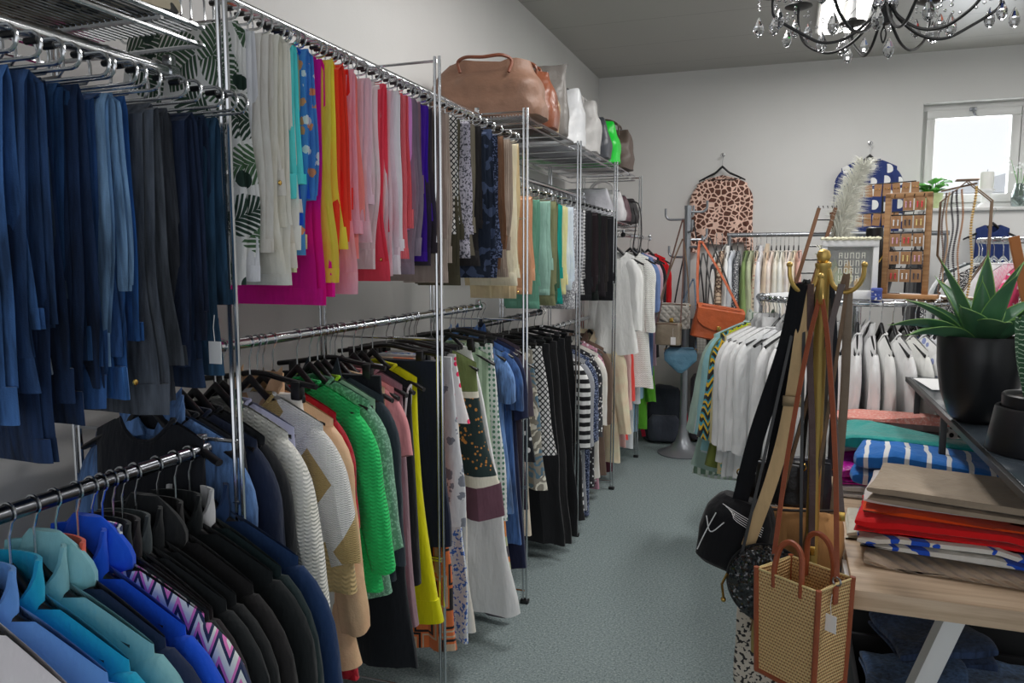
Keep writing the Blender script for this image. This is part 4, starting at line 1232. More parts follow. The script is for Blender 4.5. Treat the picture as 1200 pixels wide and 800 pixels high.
hung_bag('clutch_bag', 'pale silver woven bag below the orange saddle bag', at(827, 414, Y=6.25), .1, .17, .07, .2, fabric((156, 152, 146), 'check', (180, 176, 170), 2), at(824, 300, Y=6.3), hmat=leather((60, 60, 60)), seed=5, tagz=-.03)
hung_bag('shoulder_bag', 'black shoulder bag hanging behind the grey quilted one', at(806, 410, Y=6.46), .1, .3, .1, .26, leather((24, 23, 26), .5), at(812, 262, Y=6.44), seed=6)
hung_bag('shoulder_bag', 'black bag between the coat tree pole and the orange saddle bag', at(846, 415, Y=6.3), .4, .3, .1, .3, leather((20, 20, 22), .45), at(832, 282, Y=6.34), hmat=leather((24, 22, 22)), seed=7)

# things on the floor in the back corner
o = thing('backpack', 'dark grey backpack with red side straps on the floor behind the coat tree', 'backpack', (-.98, 6.78, 0), .15)
bag_body([(0, .3, .18), (.02, .34, .22), (.2, .36, .24), (.38, .33, .2), (.47, .24, .14), (.5, .12, .06)], seed=3).build('bag_body', fabric((40, 44, 52)), o)
bag_body([(.03, .24, .1), (.06, .27, .12), (.2, .27, .12), (.25, .2, .06)], seed=4, crump=.004).build('front_pocket', fabric((54, 58, 68)), o, (0, -.12, 0))
for s in (-1, 1): MB().tube(bez([(s * .17, -.1, .05), (s * .19, -.13, .2), (s * .16, -.1, .36)], 6), 1, flat=(.035, .008, (1, 0, 0))).build('side_strap', fabric((170, 36, 60)), o)
o = thing('suitcase', 'dark suitcase standing behind the coat tree in the back corner', 'suitcase', (-.56, 6.86, 0), .05)
bag_body([(.03, .36, .2), (.05, .4, .22), (.3, .4, .22), (.56, .4, .22), (.59, .36, .2)], ex=.3, crump=.001, seed=5).build('suitcase_shell', fabric((62, 58, 64)), o)
for s in (-1, 1): MB().tube([(s * .14 - .01, 0, .02), (s * .14 + .01, 0, .02)], .02, 14).build('wheel', BLACKPL, o)
MB().tube(bez([(-.07, -.0, .58), (-.06, 0, .63), (.06, 0, .63), (.07, 0, .58)], 5), .008, 8).build('handle', BLACKPL, o)
# ------------------------------------------------------------------ back wall: rail, hung blouses
RY, RZ = 6.62, 1.80
rl = thing('clothes_rail', 'grey freestanding clothes rail along the back wall', 'clothes rail', (.35, RY, 0))
MB().tube([(-.82, 0, RZ), (.80, 0, RZ)], .018, 14).build('rail_bar', STEEL, rl)
for x in (-.8, .78):
    MB().tube([(x, 0, .03), (x, 0, RZ)], .014, 12).build('rail_post', STEEL, rl)
    MB().tube([(x, -.22, .03), (x, .22, .03)], .014, 12).build('rail_foot', STEEL, rl)
back = [
    (836, 440, (214, 208, 200), 'stripe_v', 'white blouse with dark stripes', dict(c2=(50, 50, 56), sc=1.2)),
    (843, 430, (196, 168, 146), 'giraffe', 'spotted beige blouse', dict(c2=(90, 70, 60), sc=1.3)),
    (849, 430, (220, 216, 210), None, 'white shirt', dict(collar='shirt')),
    (855, 430, (190, 200, 214), None, 'pale blue blouse', {}),
    (862, 430, (34, 38, 52), 'speck', 'navy blouse', {}),
    (872, 430, (108, 128, 80), None, 'olive green dress', dict(L=.85)),
    (878, 430, (150, 156, 130), None, 'sage green blouse', {}),
    (885, 430, (200, 176, 156), 'floral', 'beige print blouse', dict(c2=(170, 120, 110), c3=(120, 110, 100), sc=2)),
    (890, 430, (206, 208, 216), None, 'bluish white shirt', dict(collar='shirt')),
    (897, 430, (196, 172, 152), None, 'camel beige blouse with a ruffle', dict(collar='stand')),
    (903, 430, (218, 190, 178), None, 'blush blouse', {}),
    (909, 430, (206, 196, 178), None, 'sand blouse', {}),
    (914, 430, (226, 218, 204), None, 'cream blouse', {}),
    (919, 430, (216, 196, 178), None, 'peach cream blouse', {}),
    (924, 430, (220, 200, 192), None, 'pale rose blouse', {}),
    (930, 430, (206, 186, 164), None, 'biscuit blouse', {}),
    (936, 430, (196, 150, 140), None, 'terracotta pink blouse', {}),
    (1078, 430, (26, 26, 30), None, 'black dress near the right end', dict(L=.9)),
    (1086, 430, (38, 36, 44), 'speck', 'black patterned blouse at the right end', {}),
]
for i, (u, vb, c, pat, ph_, kw) in enumerate(back):
    kw = dict(kw); mk = {k: kw.pop(k) for k in ('c2', 'c3', 'sc') if k in kw}
    x = at(u, 300, Y=RY - .25).x
    kw.setdefault('collar', 'crew'); kw.setdefault('L', .62)
    nm = 'dress' if 'dress' in ph_ else ('shirt' if 'shirt' in ph_ else 'blouse')
    rz = -PI / 2 + RNG.uniform(-.06, .06)
    hang_top(nm, f'{ph_} on the back wall rail', nm, 'clothes on the back wall rail', (x, RY, RZ), rz, fabric(c, pat, **mk), sl=.45, T=.022, sleeve_w=.042, seed=i * 3 + 40, **kw)
    put_hanger('slim', ph_, (x, RY, RZ), rz, 'on the back wall rail', 'hangers of the back wall rail')


def nail(label, p):
    o = thing('wall_hook', label, 'hook', p)
    MB().tube([(0, .0, 0), (0, -.07, 0), (0, -.075, .012)], .004, 8).lathe([(0, 0), (.012, 0), (.012, .004), (0, .006)], 12).build('hook_pin', STEEL, o)


LX = at(847, 182, Y=YB - .055)
nail('steel wall hook holding the giraffe print blouse', (LX.x, YB, LX.z - .0))
hang_top('blouse', 'pink blouse with brown giraffe print hanging on the back wall', 'blouse', None, (LX.x, YB - .055, LX.z), .0, fabric((84, 54, 45), 'giraffe', (200, 166, 152), .95), L=.62, W=.215, T=.026, sl=.58, sleeve_w=.05, seed=91, zs=-.14, neck=.14, collar='crew', flare=.03)
put_hanger('black', 'giraffe print blouse', (LX.x, YB - .055, LX.z), 0, 'on the back wall', None)
NX = at(1020, 168, Y=YB - .055)
nail('steel wall hook holding the navy blouse with white shapes', (NX.x, YB, NX.z))
hang_top('blouse', 'navy blouse with big white half moon shapes hanging on the back wall', 'blouse', None, (NX.x, YB - .055, NX.z), 0, fabric((38, 50, 96), 'moon', (220, 218, 214), 1.0), L=.66, W=.21, T=.026, sl=.55, sleeve_w=.052, seed=92, zs=-.09, neck=.08, collar='crew', flare=.03)
put_hanger('black', 'navy blouse with white shapes', (NX.x, YB - .055, NX.z), 0, 'on the back wall', None)
VX = at(1167, 247, Y=6.66)
hang_top('tank_top', 'navy strap top on a wide black hanger under the window sill', 'top', None, (VX.x, 6.72, 1.968), .1, fabric((28, 42, 84)), L=.42, W=.115, T=.02, sl=0, seed=93, zs=-.08, neck=.05, collar=None)
put_hanger('black', 'navy strap top', (VX.x, 6.72, 1.968), .1, 'under the window sill', None)

# ------------------------------------------------------------------ things on the window sill
SZ = 1.997
o = thing('potted_plant', 'round leaved green plant in a pale green pot on the window sill', 'plant', (at(1090, 240, Y=6.84).x, 6.84, SZ))
MB().lathe([(0, 0), (.055, 0), (.075, .03), (.085, .1), (.09, .115), (.08, .115), (.07, .09), (0, .09)], 24).build('pot', plain('pale_green_glaze', (176, 188, 140), .4), o)
LEAFG = plain('glossy_leaf', (66, 132, 48), .35, vary=.15)
R = random.Random(4)
for i in range(15):
    az = i * 2.4; el = .3 + .9 * R.random(); ln = .08 + .08 * R.random()
    c = Vector((math.cos(az) * math.cos(el) * ln, math.sin(az) * math.cos(el) * ln, .11 + math.sin(el) * ln))
    t_ = Vector((math.cos(az), math.sin(az), .25)).normalized(); b_ = Vector((-math.sin(az), math.cos(az), 0)); n_ = t_.cross(b_)
    m = MB().loft([[c + t_ * (.05 * a) + b_ * (w_ * s) + n_ * (e - .012 * abs(s) + .02 * a * a * -1) for s, e in ((-1, 0), (0, .004), (1, 0), (0, -.002))] for a, w_ in ((-1, .004), (-.6, .03), (0, .042), (.6, .03), (1, .003))])
    m.tube([(0, 0, .09), c * .5 + Vector((0, 0, .05)), c - t_ * .045], .003, 5)
    m.build('leaf', LEAFG, o)
o = thing('candle', 'cream pillar candle on a white pedestal on the window sill', 'candle', (at(1155, 240, Y=6.9).x, 6.92, SZ))
WAX = plain('cream_wax', (214, 214, 192), .5)
MB().lathe([(0, 0), (.055, 0), (.05, .02), (.03, .04), (.028, .09), (.045, .12), (.06, .13), (.06, .145), (0, .145)], 24).build('pedestal', plain('white_ceramic', (222, 220, 214), .4), o)
MB().lathe([(0, .145), (.048, .145), (.05, .155), (.05, .265), (.045, .275), (.0, .27)], 24).build('wax_pillar', WAX, o)
MB().tube([(0, 0, .268), (.002, 0, .285), (.006, 0, .295)], .0015, 5).build('wick', BLACKM, o)
t = NT('grey_glass'); t.b.inputs['Base Color'].default_value = (.35, .42, .4, 1); t.b.inputs['Transmission Weight'].default_value = .8; t.b.inputs['Roughness'].default_value = .08
GREYGL = t.m
o = thing('vase', 'grey glass vase with small white flowers on the window sill', 'vase', (at(1196, 240, Y=6.9).x, 6.92, SZ))
MB().lathe([(0, 0), (.05, 0), (.06, .02), (.065, .08), (.045, .15), (.04, .18), (.036, .18), (.04, .15), (.058, .08), (0, .02)], 24).build('glass_body', GREYGL, o)
for i in range(9):
    a = i * 2.4; e = Vector((math.cos(a) * (.05 + .05 * R.random()), math.sin(a) * .08, .26 + .12 * R.random()))
    m = MB().tube(bez([(0, 0, .03), (e.x * .3, e.y * .3, .16), tuple(e)], 4), .0016, 5)
    m.build('flower_stem', LEAFG, o)
    m = MB()
    for k in range(4): m.ball(e + Vector((R.uniform(-.02, .02), R.uniform(-.02, .02), R.uniform(-.04, .02))), .008, 6)
    m.build('blossom', plain('white_petal', (226, 226, 220), .7), o)

# ------------------------------------------------------------------ round racks
def round_rack(label, c, r, z, top=True):
    o = thing('round_rack', label, 'clothes rack', (c[0], c[1], 0))
    MB().tube([(r * math.cos(2 * PI * i / 64), r * math.sin(2 * PI * i / 64), z) for i in range(64)], .0145, 12, True).build('ring_bar', CHROME, o)
    MB().tube([(0, 0, .05), (0, 0, z + .0)], .022, 16).build('centre_post', CHROME, o)
    for k in range(4):
        a = k * PI / 2 + .4
        MB().tube([(0, 0, z - .005), (r * math.cos(a), r * math.sin(a), z - .005)], .009, 8).build('spoke', CHROME, o)
        MB().tube([(0, 0, .06), (r * .8 * math.cos(a), r * .8 * math.sin(a), .02)], .014, 8).build('foot', CHROME, o)
    if top:
        MB().lathe([(0, .0), (r * .9, .0), (r * .9 + .006, .006), (r * .9, .012), (0, .012)], 48).build('top_plate', plain('frosted_plate', (190, 192, 196), .3), o, (0, 0, z + .006))
    return o


RC, RR, RZ1 = (.35, 4.33), .48, 1.40
round_rack('round chrome rack of white and printed blouses in the middle of the shop', RC, RR, RZ1)
rr1 = [
    (168, .95, (176, 190, 170), 'stripe_v', 'sage and white striped long shirt, furthest left', dict(W=.24, so=.13, flare=.11, c2=(214, 218, 208), sc=2, collar='shirt')),
    (172, .92, (110, 132, 112), 'stripe_v', 'dark sage striped shirt', dict(W=.24, so=.13, flare=.11, c2=(190, 198, 186), sc=2, collar='shirt')),
    (176.5, .88, (140, 160, 150), None, 'grey green blouse', dict(W=.24, so=.13, flare=.11)),
    (181, .78, (180, 192, 204), 'speck', 'pale blue grey blouse with tiny dots', dict(W=.22, so=.08, flare=.07, c2=(206, 214, 222))),
    (185, .74, (128, 170, 176), None, 'dusty aqua blouse', dict(W=.22, so=.08, flare=.07)),
    (189, .82, (96, 104, 50), None, 'olive green top', dict(W=.2, so=.06, flare=.06)),
    (193, .68, (40, 42, 44), 'zigzag', 'black teal and yellow striped knit', dict(W=.2, so=.08, c2=(206, 160, 40), c3=(54, 132, 150), sc=.9)),
    (196.5, .8, (168, 190, 30), None, 'lime green top', dict(W=.165)),
    (199.5, .82, (176, 164, 120), 'floral', 'khaki blouse with teal print', dict(c2=(60, 150, 150), c3=(120, 110, 70))),
    (203, .76, (226, 226, 228), None, 'white ruffled blouse, first of the whites', dict(collar='stand')),
    (208, .82, (222, 222, 226), None, 'white cotton shirt with balloon sleeves', dict(collar='shirt', sleeve_w=.065)),
    (213.5, .8, (230, 230, 232), None, 'bright white shirt with crisp collar', dict(collar='shirt')),
    (219, .78, (216, 218, 224), None, 'bluish white blouse', {}),
    (224.5, .74, (212, 214, 220), None, 'white blouse with an exposed hanger', dict(sl=0, W=.15)),
    (230, .8, (226, 226, 226), None, 'white long blouse beside the black strap', dict(collar='shirt')),
    (236, .78, (220, 220, 222), None, 'plain white top behind the black strap', {}),
    (242, .8, (224, 222, 218), None, 'white linen blouse behind the bags', {}),
    (248, .8, (218, 218, 220), None, 'white tunic behind the gold stand', {}),
    (254, .78, (226, 226, 228), None, 'white shirt right of the gold stand', dict(collar='shirt')),
    (260, .8, (222, 222, 226), None, 'white blouse with a slim collar', dict(collar='stand')),
    (266, .82, (230, 230, 230), None, 'white draped blouse', {}),
    (272, .8, (220, 222, 222), None, 'white blouse with a button placket', dict(collar='shirt')),
    (278, .84, (226, 224, 214), None, 'ivory jersey top', {}),
    (284, .82, (228, 228, 224), None, 'off white long sleeved top', {}),
    (290, .84, (226, 224, 210), None, 'ivory poncho blouse', dict(flare=.1)),
    (296, .78, (218, 218, 222), 'dots', 'white blouse with butterflies', dict(c2=(120, 130, 170), sc=.9)),
    (301, .78, (224, 224, 224), 'dots_reg', 'white blouse with black polka dots', dict(c2=(26, 26, 30), sc=.9)),
    (306, .78, (70, 54, 48), None, 'dark brown blouse', {}),
    (311, .8, (214, 208, 206), 'floral', 'white blouse with rose flowers', dict(c2=(200, 110, 130), c3=(140, 150, 130), sc=.9)),
    (316, .76, (186, 164, 136), None, 'sand blouse', {}),
    (321, .74, (92, 72, 56), 'dots', 'brown blouse with cream spots', dict(c2=(214, 200, 180), sc=1.3)),
    (327, .76, (160, 136, 106), None, 'camel jacket', dict(collar='shirt')),
    (333, .74, (120, 92, 70), 'giraffe', 'brown animal print blouse', dict(c2=(200, 176, 146), sc=1.4)),
    (340, .74, (200, 186, 170), None, 'beige blouse, last on the right', {}),
]
for i, (th, L, c, pat, ph_, kw) in enumerate(rr1):
    kw = dict(kw); mk = {k: kw.pop(k) for k in ('c2', 'c3', 'sc') if k in kw}
    a = math.radians(th); loc = (RC[0] + RR * math.cos(a), RC[1] + RR * math.sin(a), RZ1)
    kw.setdefault('collar', 'crew'); kw.setdefault('sl', .55); kw.setdefault('flare', .03); kw.setdefault('W', .2); kw.setdefault('sleeve_w', .05)
    nm = 'shirt' if 'shirt' in ph_ else ('jacket' if 'jacket' in ph_ else ('top' if ('top' in ph_ or 'knit' in ph_) else 'blouse'))
    hang_top(nm, f'{ph_}, on the round rack', nm, 'clothes on the round rack', loc, a + RNG.uniform(-.05, .05), fabric(c, pat, wr=1.2, **mk), L=L, T=.024, seed=i * 3 + 200, **kw)
    put_hanger('black', ph_, loc, a, 'on the round rack', 'hangers of the round rack')
C2, R2, Z2 = (1.52, 5.2), .45, 1.71
round_rack('second round rack with clear hangers under the window', C2, R2, Z2, False)
rr2 = [
    (165, (54, 64, 96), None, 'navy blouse'), (175, (206, 214, 226), None, 'pale blue shirt'), (184, (60, 66, 68), None, 'charcoal blouse'), (193, (212, 214, 214), None, 'white blouse'),
    (202, (30, 30, 34), 'speck', 'black top'), (211, (226, 222, 224), None, 'bright white shirt'), (220, (222, 190, 196), 'zigzag', 'pink and white patterned blouse'), (229, (214, 70, 110), 'floral', 'raspberry flowered blouse'),
    (238, (100, 74, 58), 'giraffe', 'brown leopard spot blouse'), (247, (40, 44, 54), 'dots', 'dark dotted blouse'), (256, (204, 190, 160), None, 'cream cardigan'), (265, (44, 46, 50), None, 'black cardigan')]
for i, (th, c, pat, ph_) in enumerate(rr2):
    a = math.radians(th); loc = (C2[0] + R2 * math.cos(a), C2[1] + R2 * math.sin(a), Z2)
    nm = ph_.split()[-1]
    hang_top(nm, f'{ph_} on the second round rack', nm, 'clothes on the second round rack', loc, a, fabric(c, pat, (226, 222, 222), 1.4, (230, 160, 176)), L=.66, T=.024, sl=.5, sleeve_w=.05, seed=i * 3 + 400, flare=.03)
    put_hanger('clear', ph_, loc, a, 'on the second round rack', 'hangers of the second round rack')
# ------------------------------------------------------------------ displays on the round rack's top plate
TZ = RZ1 + .0185
WOODL = plain('light_wood', (146, 106, 68), .55, vary=.12, bump=(60, .1, .002))
t = NT('oak_grain'); v = t.coords((2.0, 26, 26)); nz = t.noise(v, 2.2, 5, .6)
OAKC = [(.3, rgb((112, 80, 52))), (.5, rgb((136, 102, 68))), (.7, rgb((150, 118, 84)))]
t.l.new(t.ramp(nz, OAKC), t.b.inputs['Base Color']); t.b.inputs['Roughness'].default_value = .5
OAK = t.m
CARD = plain('kraft_card', (138, 104, 74), .75, vary=.08)
R = random.Random(11)

# white glass fronted box with letters
bx = at(995, 348, Y=3.85)
o = thing('display_box', 'small white glass fronted box with pale letters on the round rack', 'box', (bx.x, 3.92, TZ), -.06)
WH = plain('white_wash', (206, 208, 214), .5)
m = MB()
for x in (-.108, .108): m.box((x, 0, .135), (.024, .12, .27), .003)
m.box((0, 0, .02), (.24, .13, .04), .004).box((0, 0, .255), (.24, .13, .03), .004)
m.build('box_frame', WH, o)
MB().box((0, .055, .14), (.195, .006, .21)).build('back_board', plain('grey_board', (150, 152, 148), .7), o)
GL = NT('box_glass'); GL.b.inputs['Alpha'].default_value = .1; GL.b.inputs['Roughness'].default_value = .06
MB().box((0, -.05, .14), (.195, .003, .21)).build('glass_front', GL.m, o)
m = MB()
for i, (rowz, k) in enumerate(((.2, 5), (.165, 5), (.13, 5), (.095, 4))):
    for j in range(k):
        x = -.045 + j * .024
        q = (i * 3 + j * 5) % 4
        m.box((x, -.053, rowz), (.003, .002, .026)).box((x + .012, -.053, rowz), (.003, .002, .026))
        if q != 1: m.box((x + .006, -.053, rowz + .0115), (.012, .002, .003))
        if q != 2: m.box((x + .006, -.053, rowz - .0115 * (q % 2)), (.012, .002, .003))
m.build('letters', plain('pale_letter', (214, 206, 186), .6), o)
m = MB()
for i in range(46):
    a = i / 46 * .25 - .125
    m.tube([(a, -.068 + .006 * math.sin(i), .274), (a + .006, -.06, .28 + .003 * math.sin(i * 2.1))], .006, 6)
m.build('rope_trim', plain('natural_rope', (206, 194, 172), .9), o)
for i in range(6):
    e = (R.uniform(-.07, .07), R.uniform(-.02, .03), R.uniform(.06, .19))
    MB().loft([[(e[0] + .018 * w_ * s, e[1] + k * .002, .05 + (e[2] - .05) * a) for s, k in ((-1, 0), (0, 1), (1, 0), (0, -1))] for a, w_ in ((0, .2), (.3, 1), (.7, 1), (1, .1))]).build('dried_leaf', plain('dried_leaf', [(190, 160, 110), (206, 190, 150), (150, 160, 130)][i % 3], .7), o)

# pampas plume in a slim vase behind the box
pm = at(985, 300, Y=4.12)
o = thing('pampas_grass', 'cream pampas plume in a slim vase behind the white box', 'dried flowers', (pm.x - .02, 4.12, TZ))
MB().lathe([(0, 0), (.035, 0), (.042, .03), (.04, .12), (.022, .2), (.02, .24), (.016, .24), (.018, .2), (0, .1)], 20).build('vase', plain('white_vase', (214, 212, 206), .4), o)
stem = bez([(0, 0, .1), (.01, 0, .28), (.04, 0, .46), (.11, 0, .63)], 10)
MB().tube(stem, .003, 6).build('stem', plain('straw_stem', (190, 174, 136), .8), o)
m = MB()
for i in range(2600):
    q = R.random() ** .9
    k = 4 + q * (len(stem) - 5); b = Vector(stem[int(k)])
    az = R.uniform(0, 6.28); ln = (.085 + .06 * R.random()) * (1.0 - .45 * q) * (.6 + .9 * min(1, q * 4))
    dirv = Vector((math.cos(az) * .75 + .28, math.sin(az) * .75, .75 + .3 * R.random())).normalized()
    s_ = dirv.cross(Vector((R.uniform(-1, 1), R.uniform(-1, 1), .3))).normalized() * .0011
    p1 = b + dirv * ln * .55 + Vector((0, 0, .004)); p2 = b + dirv * ln - Vector((0, 0, ln * .3))
    j = len(m.v)
    m.v += [tuple(b - s_), tuple(b + s_), tuple(p1 + s_ * 1.4), tuple(p1 - s_ * 1.4), tuple(p2)]
    m.f += [(j, j + 1, j + 2, j + 3), (j + 3, j + 2, j + 4)]
pl = m.build('plume', plain('pampas_cream', (218, 210, 192), .9, k=1.5), o, smooth=False)
# cream fabric roses beside it
o = thing('artificial_flowers', 'cream artificial roses left of the white box', 'flowers', (at(973, 300, Y=4.02).x - .02, 4.02, TZ))
MB().lathe([(0, 0), (.03, 0), (.035, .05), (.02, .09), (0, .09)], 16).build('vase', plain('white_vase', (214, 212, 206), .4), o)
for i in range(5):
    c = Vector((.03 * math.cos(i * 1.3), .025 * math.sin(i * 1.3), .13 + .035 * i + .02 * R.random()))
    m = MB()
    for k in range(7):
        a = k * 2.4; rr = .006 + .0035 * k
        m.loft([[(c.x + math.cos(a + s) * rr * h, c.y + math.sin(a + s) * rr * h, c.z + (h - 1) * .02 + e) for s in (-.7, -.2, .2, .7) for e in (0,)] for h in (.3, 1, 1.25)], closed=False)
    m.build('rose', plain('cream_petal', (222, 212, 186), .8), o)
    MB().tube([(0, 0, .07), tuple(c - Vector((0, 0, .02)))], .002, 5).build('stem', LEAFG, o)

# little wooden ladder for jewellery
la = at(928, 345, Y=3.95); lb = at(957, 252, Y=4.05)
o = thing('display_ladder', 'small brown wooden jewellery ladder left of the gold stand top', 'display stand', (la.x, 3.98, TZ))
WDK = plain('walnut_wood', (92, 62, 40), .5, vary=.12)
for s in (0, 1): MB().tube([(s * .075, s * .02, 0), (.11 + s * .075, .09 + s * .02, .43)], 1, flat=(.017, .014, (1, .2, 0))).build('rail', WDK, o)
for k in range(6):
    q = .12 + k * .15
    MB().tube([(.11 * q - .003, .09 * q, .43 * q), (.11 * q + .078, .09 * q + .02, .43 * q)], .004, 8).build('rung', BLACKM, o)
m = MB()
for k in range(5): m.tube([(.11 + .02 * k, .09, .43), (.108 + .02 * k, .08, .44), (.106 + .02 * k, .068, .436)], .002, 5)
m.build('top_pins', BLACKM, o)
MB().tube([(.165, .11, .41), (.24, .17, 0)], 1, flat=(.012, .01, (1, .2, 0))).build('prop', WDK, o)

# earring frame
ef = at(1060, 348, Y=3.98)
o = thing('earring_display', 'tall wooden frame hung with earring cards on the round rack', 'display stand', (ef.x, 4.0, TZ), -.25)
m = MB()
m.box((-.085, 0, .25), (.026, .03, .47), .003).box((.085, 0, .25), (.026, .03, .47), .003).box((0, 0, .475), (.196, .03, .026), .003)
m.build('wooden_frame', OAK, o)
MB().box((0, 0, .011), (.28, .13, .02), .003).build('base_board', WOODL, o)
for k in range(5):
    z = .085 + k * .082
    m = MB().tube([(-.075, 0, z + .055), (.075, 0, z + .055)], .003, 6)
    for j in range(4):
        x = -.06 + j * .04; m.tube([(x, 0, z + .055), (x + .006, -.045, z + .058), (x + .008, -.05, z + .066)], .0022, 5)
    m.build('peg_bar', BLACKM, o)
    for j in range(3):
        if (k, j) in ((4, 0),): continue
        x = -.048 + j * .048
        c = MB().box((x, -.018 - .004 * j, z + .022), (.042, .002, .058)).build('earring_card', CARD, o)
        col = [(214, 60, 70), (236, 232, 226), (60, 60, 70), (200, 180, 120), (190, 150, 170)][(k * 2 + j) % 5]
        mm = MB()
        for s in (-1, 1): mm.ball((x + s * .009, -.023 - .004 * j, z + .03), .004, 6).tube([(x + s * .009, -.023 - .004 * j, z + .026), (x + s * .009, -.024 - .004 * j, z + .006)], .0028, 6)
        mm.build('earring', plain('earring_tone', col, .3), c)
# black wire earring stand behind it
es = at(1030, 345, Y=4.42)
o = thing('earring_display', 'black wire stand with rows of kraft earring cards in front of the navy blouse', 'display stand', (es.x, 4.46, TZ), -.1)
MB().tube([(-.0, 0, 0), (0, 0, .56)], .005, 8).box((0, 0, .006), (.2, .12, .012), .003).build('wire_post', BLACKM, o)
for k, (z, n_) in enumerate(((.52, 8), (.37, 6), (.22, 5))):
    MB().tube([(-.17, 0, z + .045), (.15, 0, z + .06)], .003, 6).build('card_bar', BLACKM, o)
    for j in range(n_):
        x = -.155 + j * .043
        c = MB().box((x, -.008 - .003 * (j % 2), z + .012 + .04 * (x + .17)), (.036, .002, .062), 0, Matrix.Rotation(.1 * math.sin(j * 2.3 + k), 3, 'Y')).build('earring_card', CARD, o)
        mm = MB()
        for s in (-1, 1): mm.ball((x + s * .008, -.014 - .003 * (j % 2), z + .018 + .04 * (x + .17)), .0035, 6)
        mm.build('earring', BRASS, c)
# black necklace bust
bs = at(1025, 345, Y=4.16)
o = thing('necklace_bust', 'black necklace bust between the white box and the earring frame', 'display bust', (bs.x - .01, 4.2, TZ), -.1)
MB().loft([[(w_ * math.cos(2 * PI * j / 28), (d_ * math.sin(2 * PI * j / 28)) + .02, z) for j in range(28)] for z, w_, d_ in ((0, .075, .06), (.02, .08, .06), (.12, .098, .05), (.2, .11, .048), (.245, .09, .042), (.27, .05, .036), (.29, .04, .034), (.335, .039, .034), (.34, .03, .028))]).build('bust_body', plain('black_leatherette', (20, 20, 22), .45), o)
MB().tube(bez([(-.04, -.005, .29), (-.06, -.03, .25), (-.03, -.045, .18), (0, -.048, .15), (.03, -.045, .18), (.06, -.03, .25), (.04, -.005, .29)], 8), .0035, 6).build('necklace', BRASS, o)
# hexagon necklace stand with bead chains
ns = at(1128, 345, Y=3.93)
o = thing('necklace_stand', 'brass hexagon wire stand beside the agave', 'display stand', (ns.x, 3.98, TZ), -.1)
WIRE = plain('bronze_wire', (150, 128, 108), .35, .9, k=1)
for y in (-.03, .03):
    MB().tube([(.0, y, .53), (.1, y, .44), (.1, y, .2), (0, y, .02), (-.1, y, .2), (-.1, y, .44)], .0035, 8, True).build('hexagon_frame', WIRE, o)
MB().box((0, 0, .006), (.15, .1, .012), .003).build('base', WIRE, o)
MB().tube([(-.1, 0, .49), (.04, 0, .52)], .004, 8).box((.0, 0, .535), (.09, .07, .006), .002).build('top_bar', WIRE, o)
beads = [((92, 72, 60), .004, .44, -.085, 'brown'), ((160, 130, 100), .0035, .40, -.07, 'tan'), ((46, 44, 48), .004, .36, -.052, 'black'), ((60, 56, 60), .0045, .39, -.034, 'charcoal'), ((150, 110, 80), .004, .45, -.016, 'copper'), ((170, 140, 84), .0055, .50, .03, 'gold rope')]
for c, r_, ln, x, nm in beads:
    q = thing('bead_necklace', f'{nm} bead necklace hanging on the hexagon stand', 'necklace', (ns.x + x * .995, 3.98 + x * -.1, TZ + .5 + x * .21), -.1, 'necklaces on the hexagon stand')
    m = MB(); n_ = int(ln / (r_ * 2.1))
    for s in (-1, 1):
        for k in range(n_):
            a = k / (n_ - 1); z = -.006 - a * ln
            m.ball((.006 * math.sin(a * 9 + x * 50), s * (.012 * (1 - a ** 6) + .001) + (-.02), z), r_, 6)
    m.build('bead_strand', plain('bead_' + nm.replace(' ', '_'), c, .3), q)
    MB().ball((.0, -.02, -.01 - ln - r_), r_ * 1.7, 8).build('pendant', plain('bead_' + nm.replace(' ', '_'), c, .3), q)
# small blue tin
o = thing('tin', 'small blue patterned tin beside the earring frame', 'tin', (at(1028, 346, Y=3.8).x, 3.83, TZ))
MB().lathe([(0, 0), (.022, 0), (.023, .004), (.023, .04), (0, .04)], 20).build('tin_body', fabric((60, 74, 140), 'floral', (220, 220, 230), 4, (90, 110, 180)), o)
MB().lathe([(0, .04), (.0245, .04), (.0245, .05), (.02, .054), (0, .054)], 20).build('lid', plain('blue_lid', (70, 84, 150), .4), o)
# wooden easel at the right edge
e0, e1 = at(1188, 277, Y=3.1), at(1207, 372, Y=3.1)
o = thing('easel', 'light brown wooden easel leg at the right edge behind the agave', 'easel', (e0.x, 3.1, 0))
dx_ = (e1.x - e0.x) / (e0.z - e1.z)
ORW = plain('honey_wood', (140, 84, 36), .5, vary=.1)
for s in (0, 1): MB().tube([((e0.z) * dx_ * 1.0 if not s else -.02 + .5, s * .1, 0), (0 if not s else .09, s * .05, e0.z - s * .02)], 1, flat=(.032, .02, (1, 0, 0))).build('leg', ORW, o)
MB().tube([(.1, .02, 1.35), (.3, .06, 1.35)], 1, flat=(.03, .02, (0, 0, 1))).build('crossbar', ORW, o)
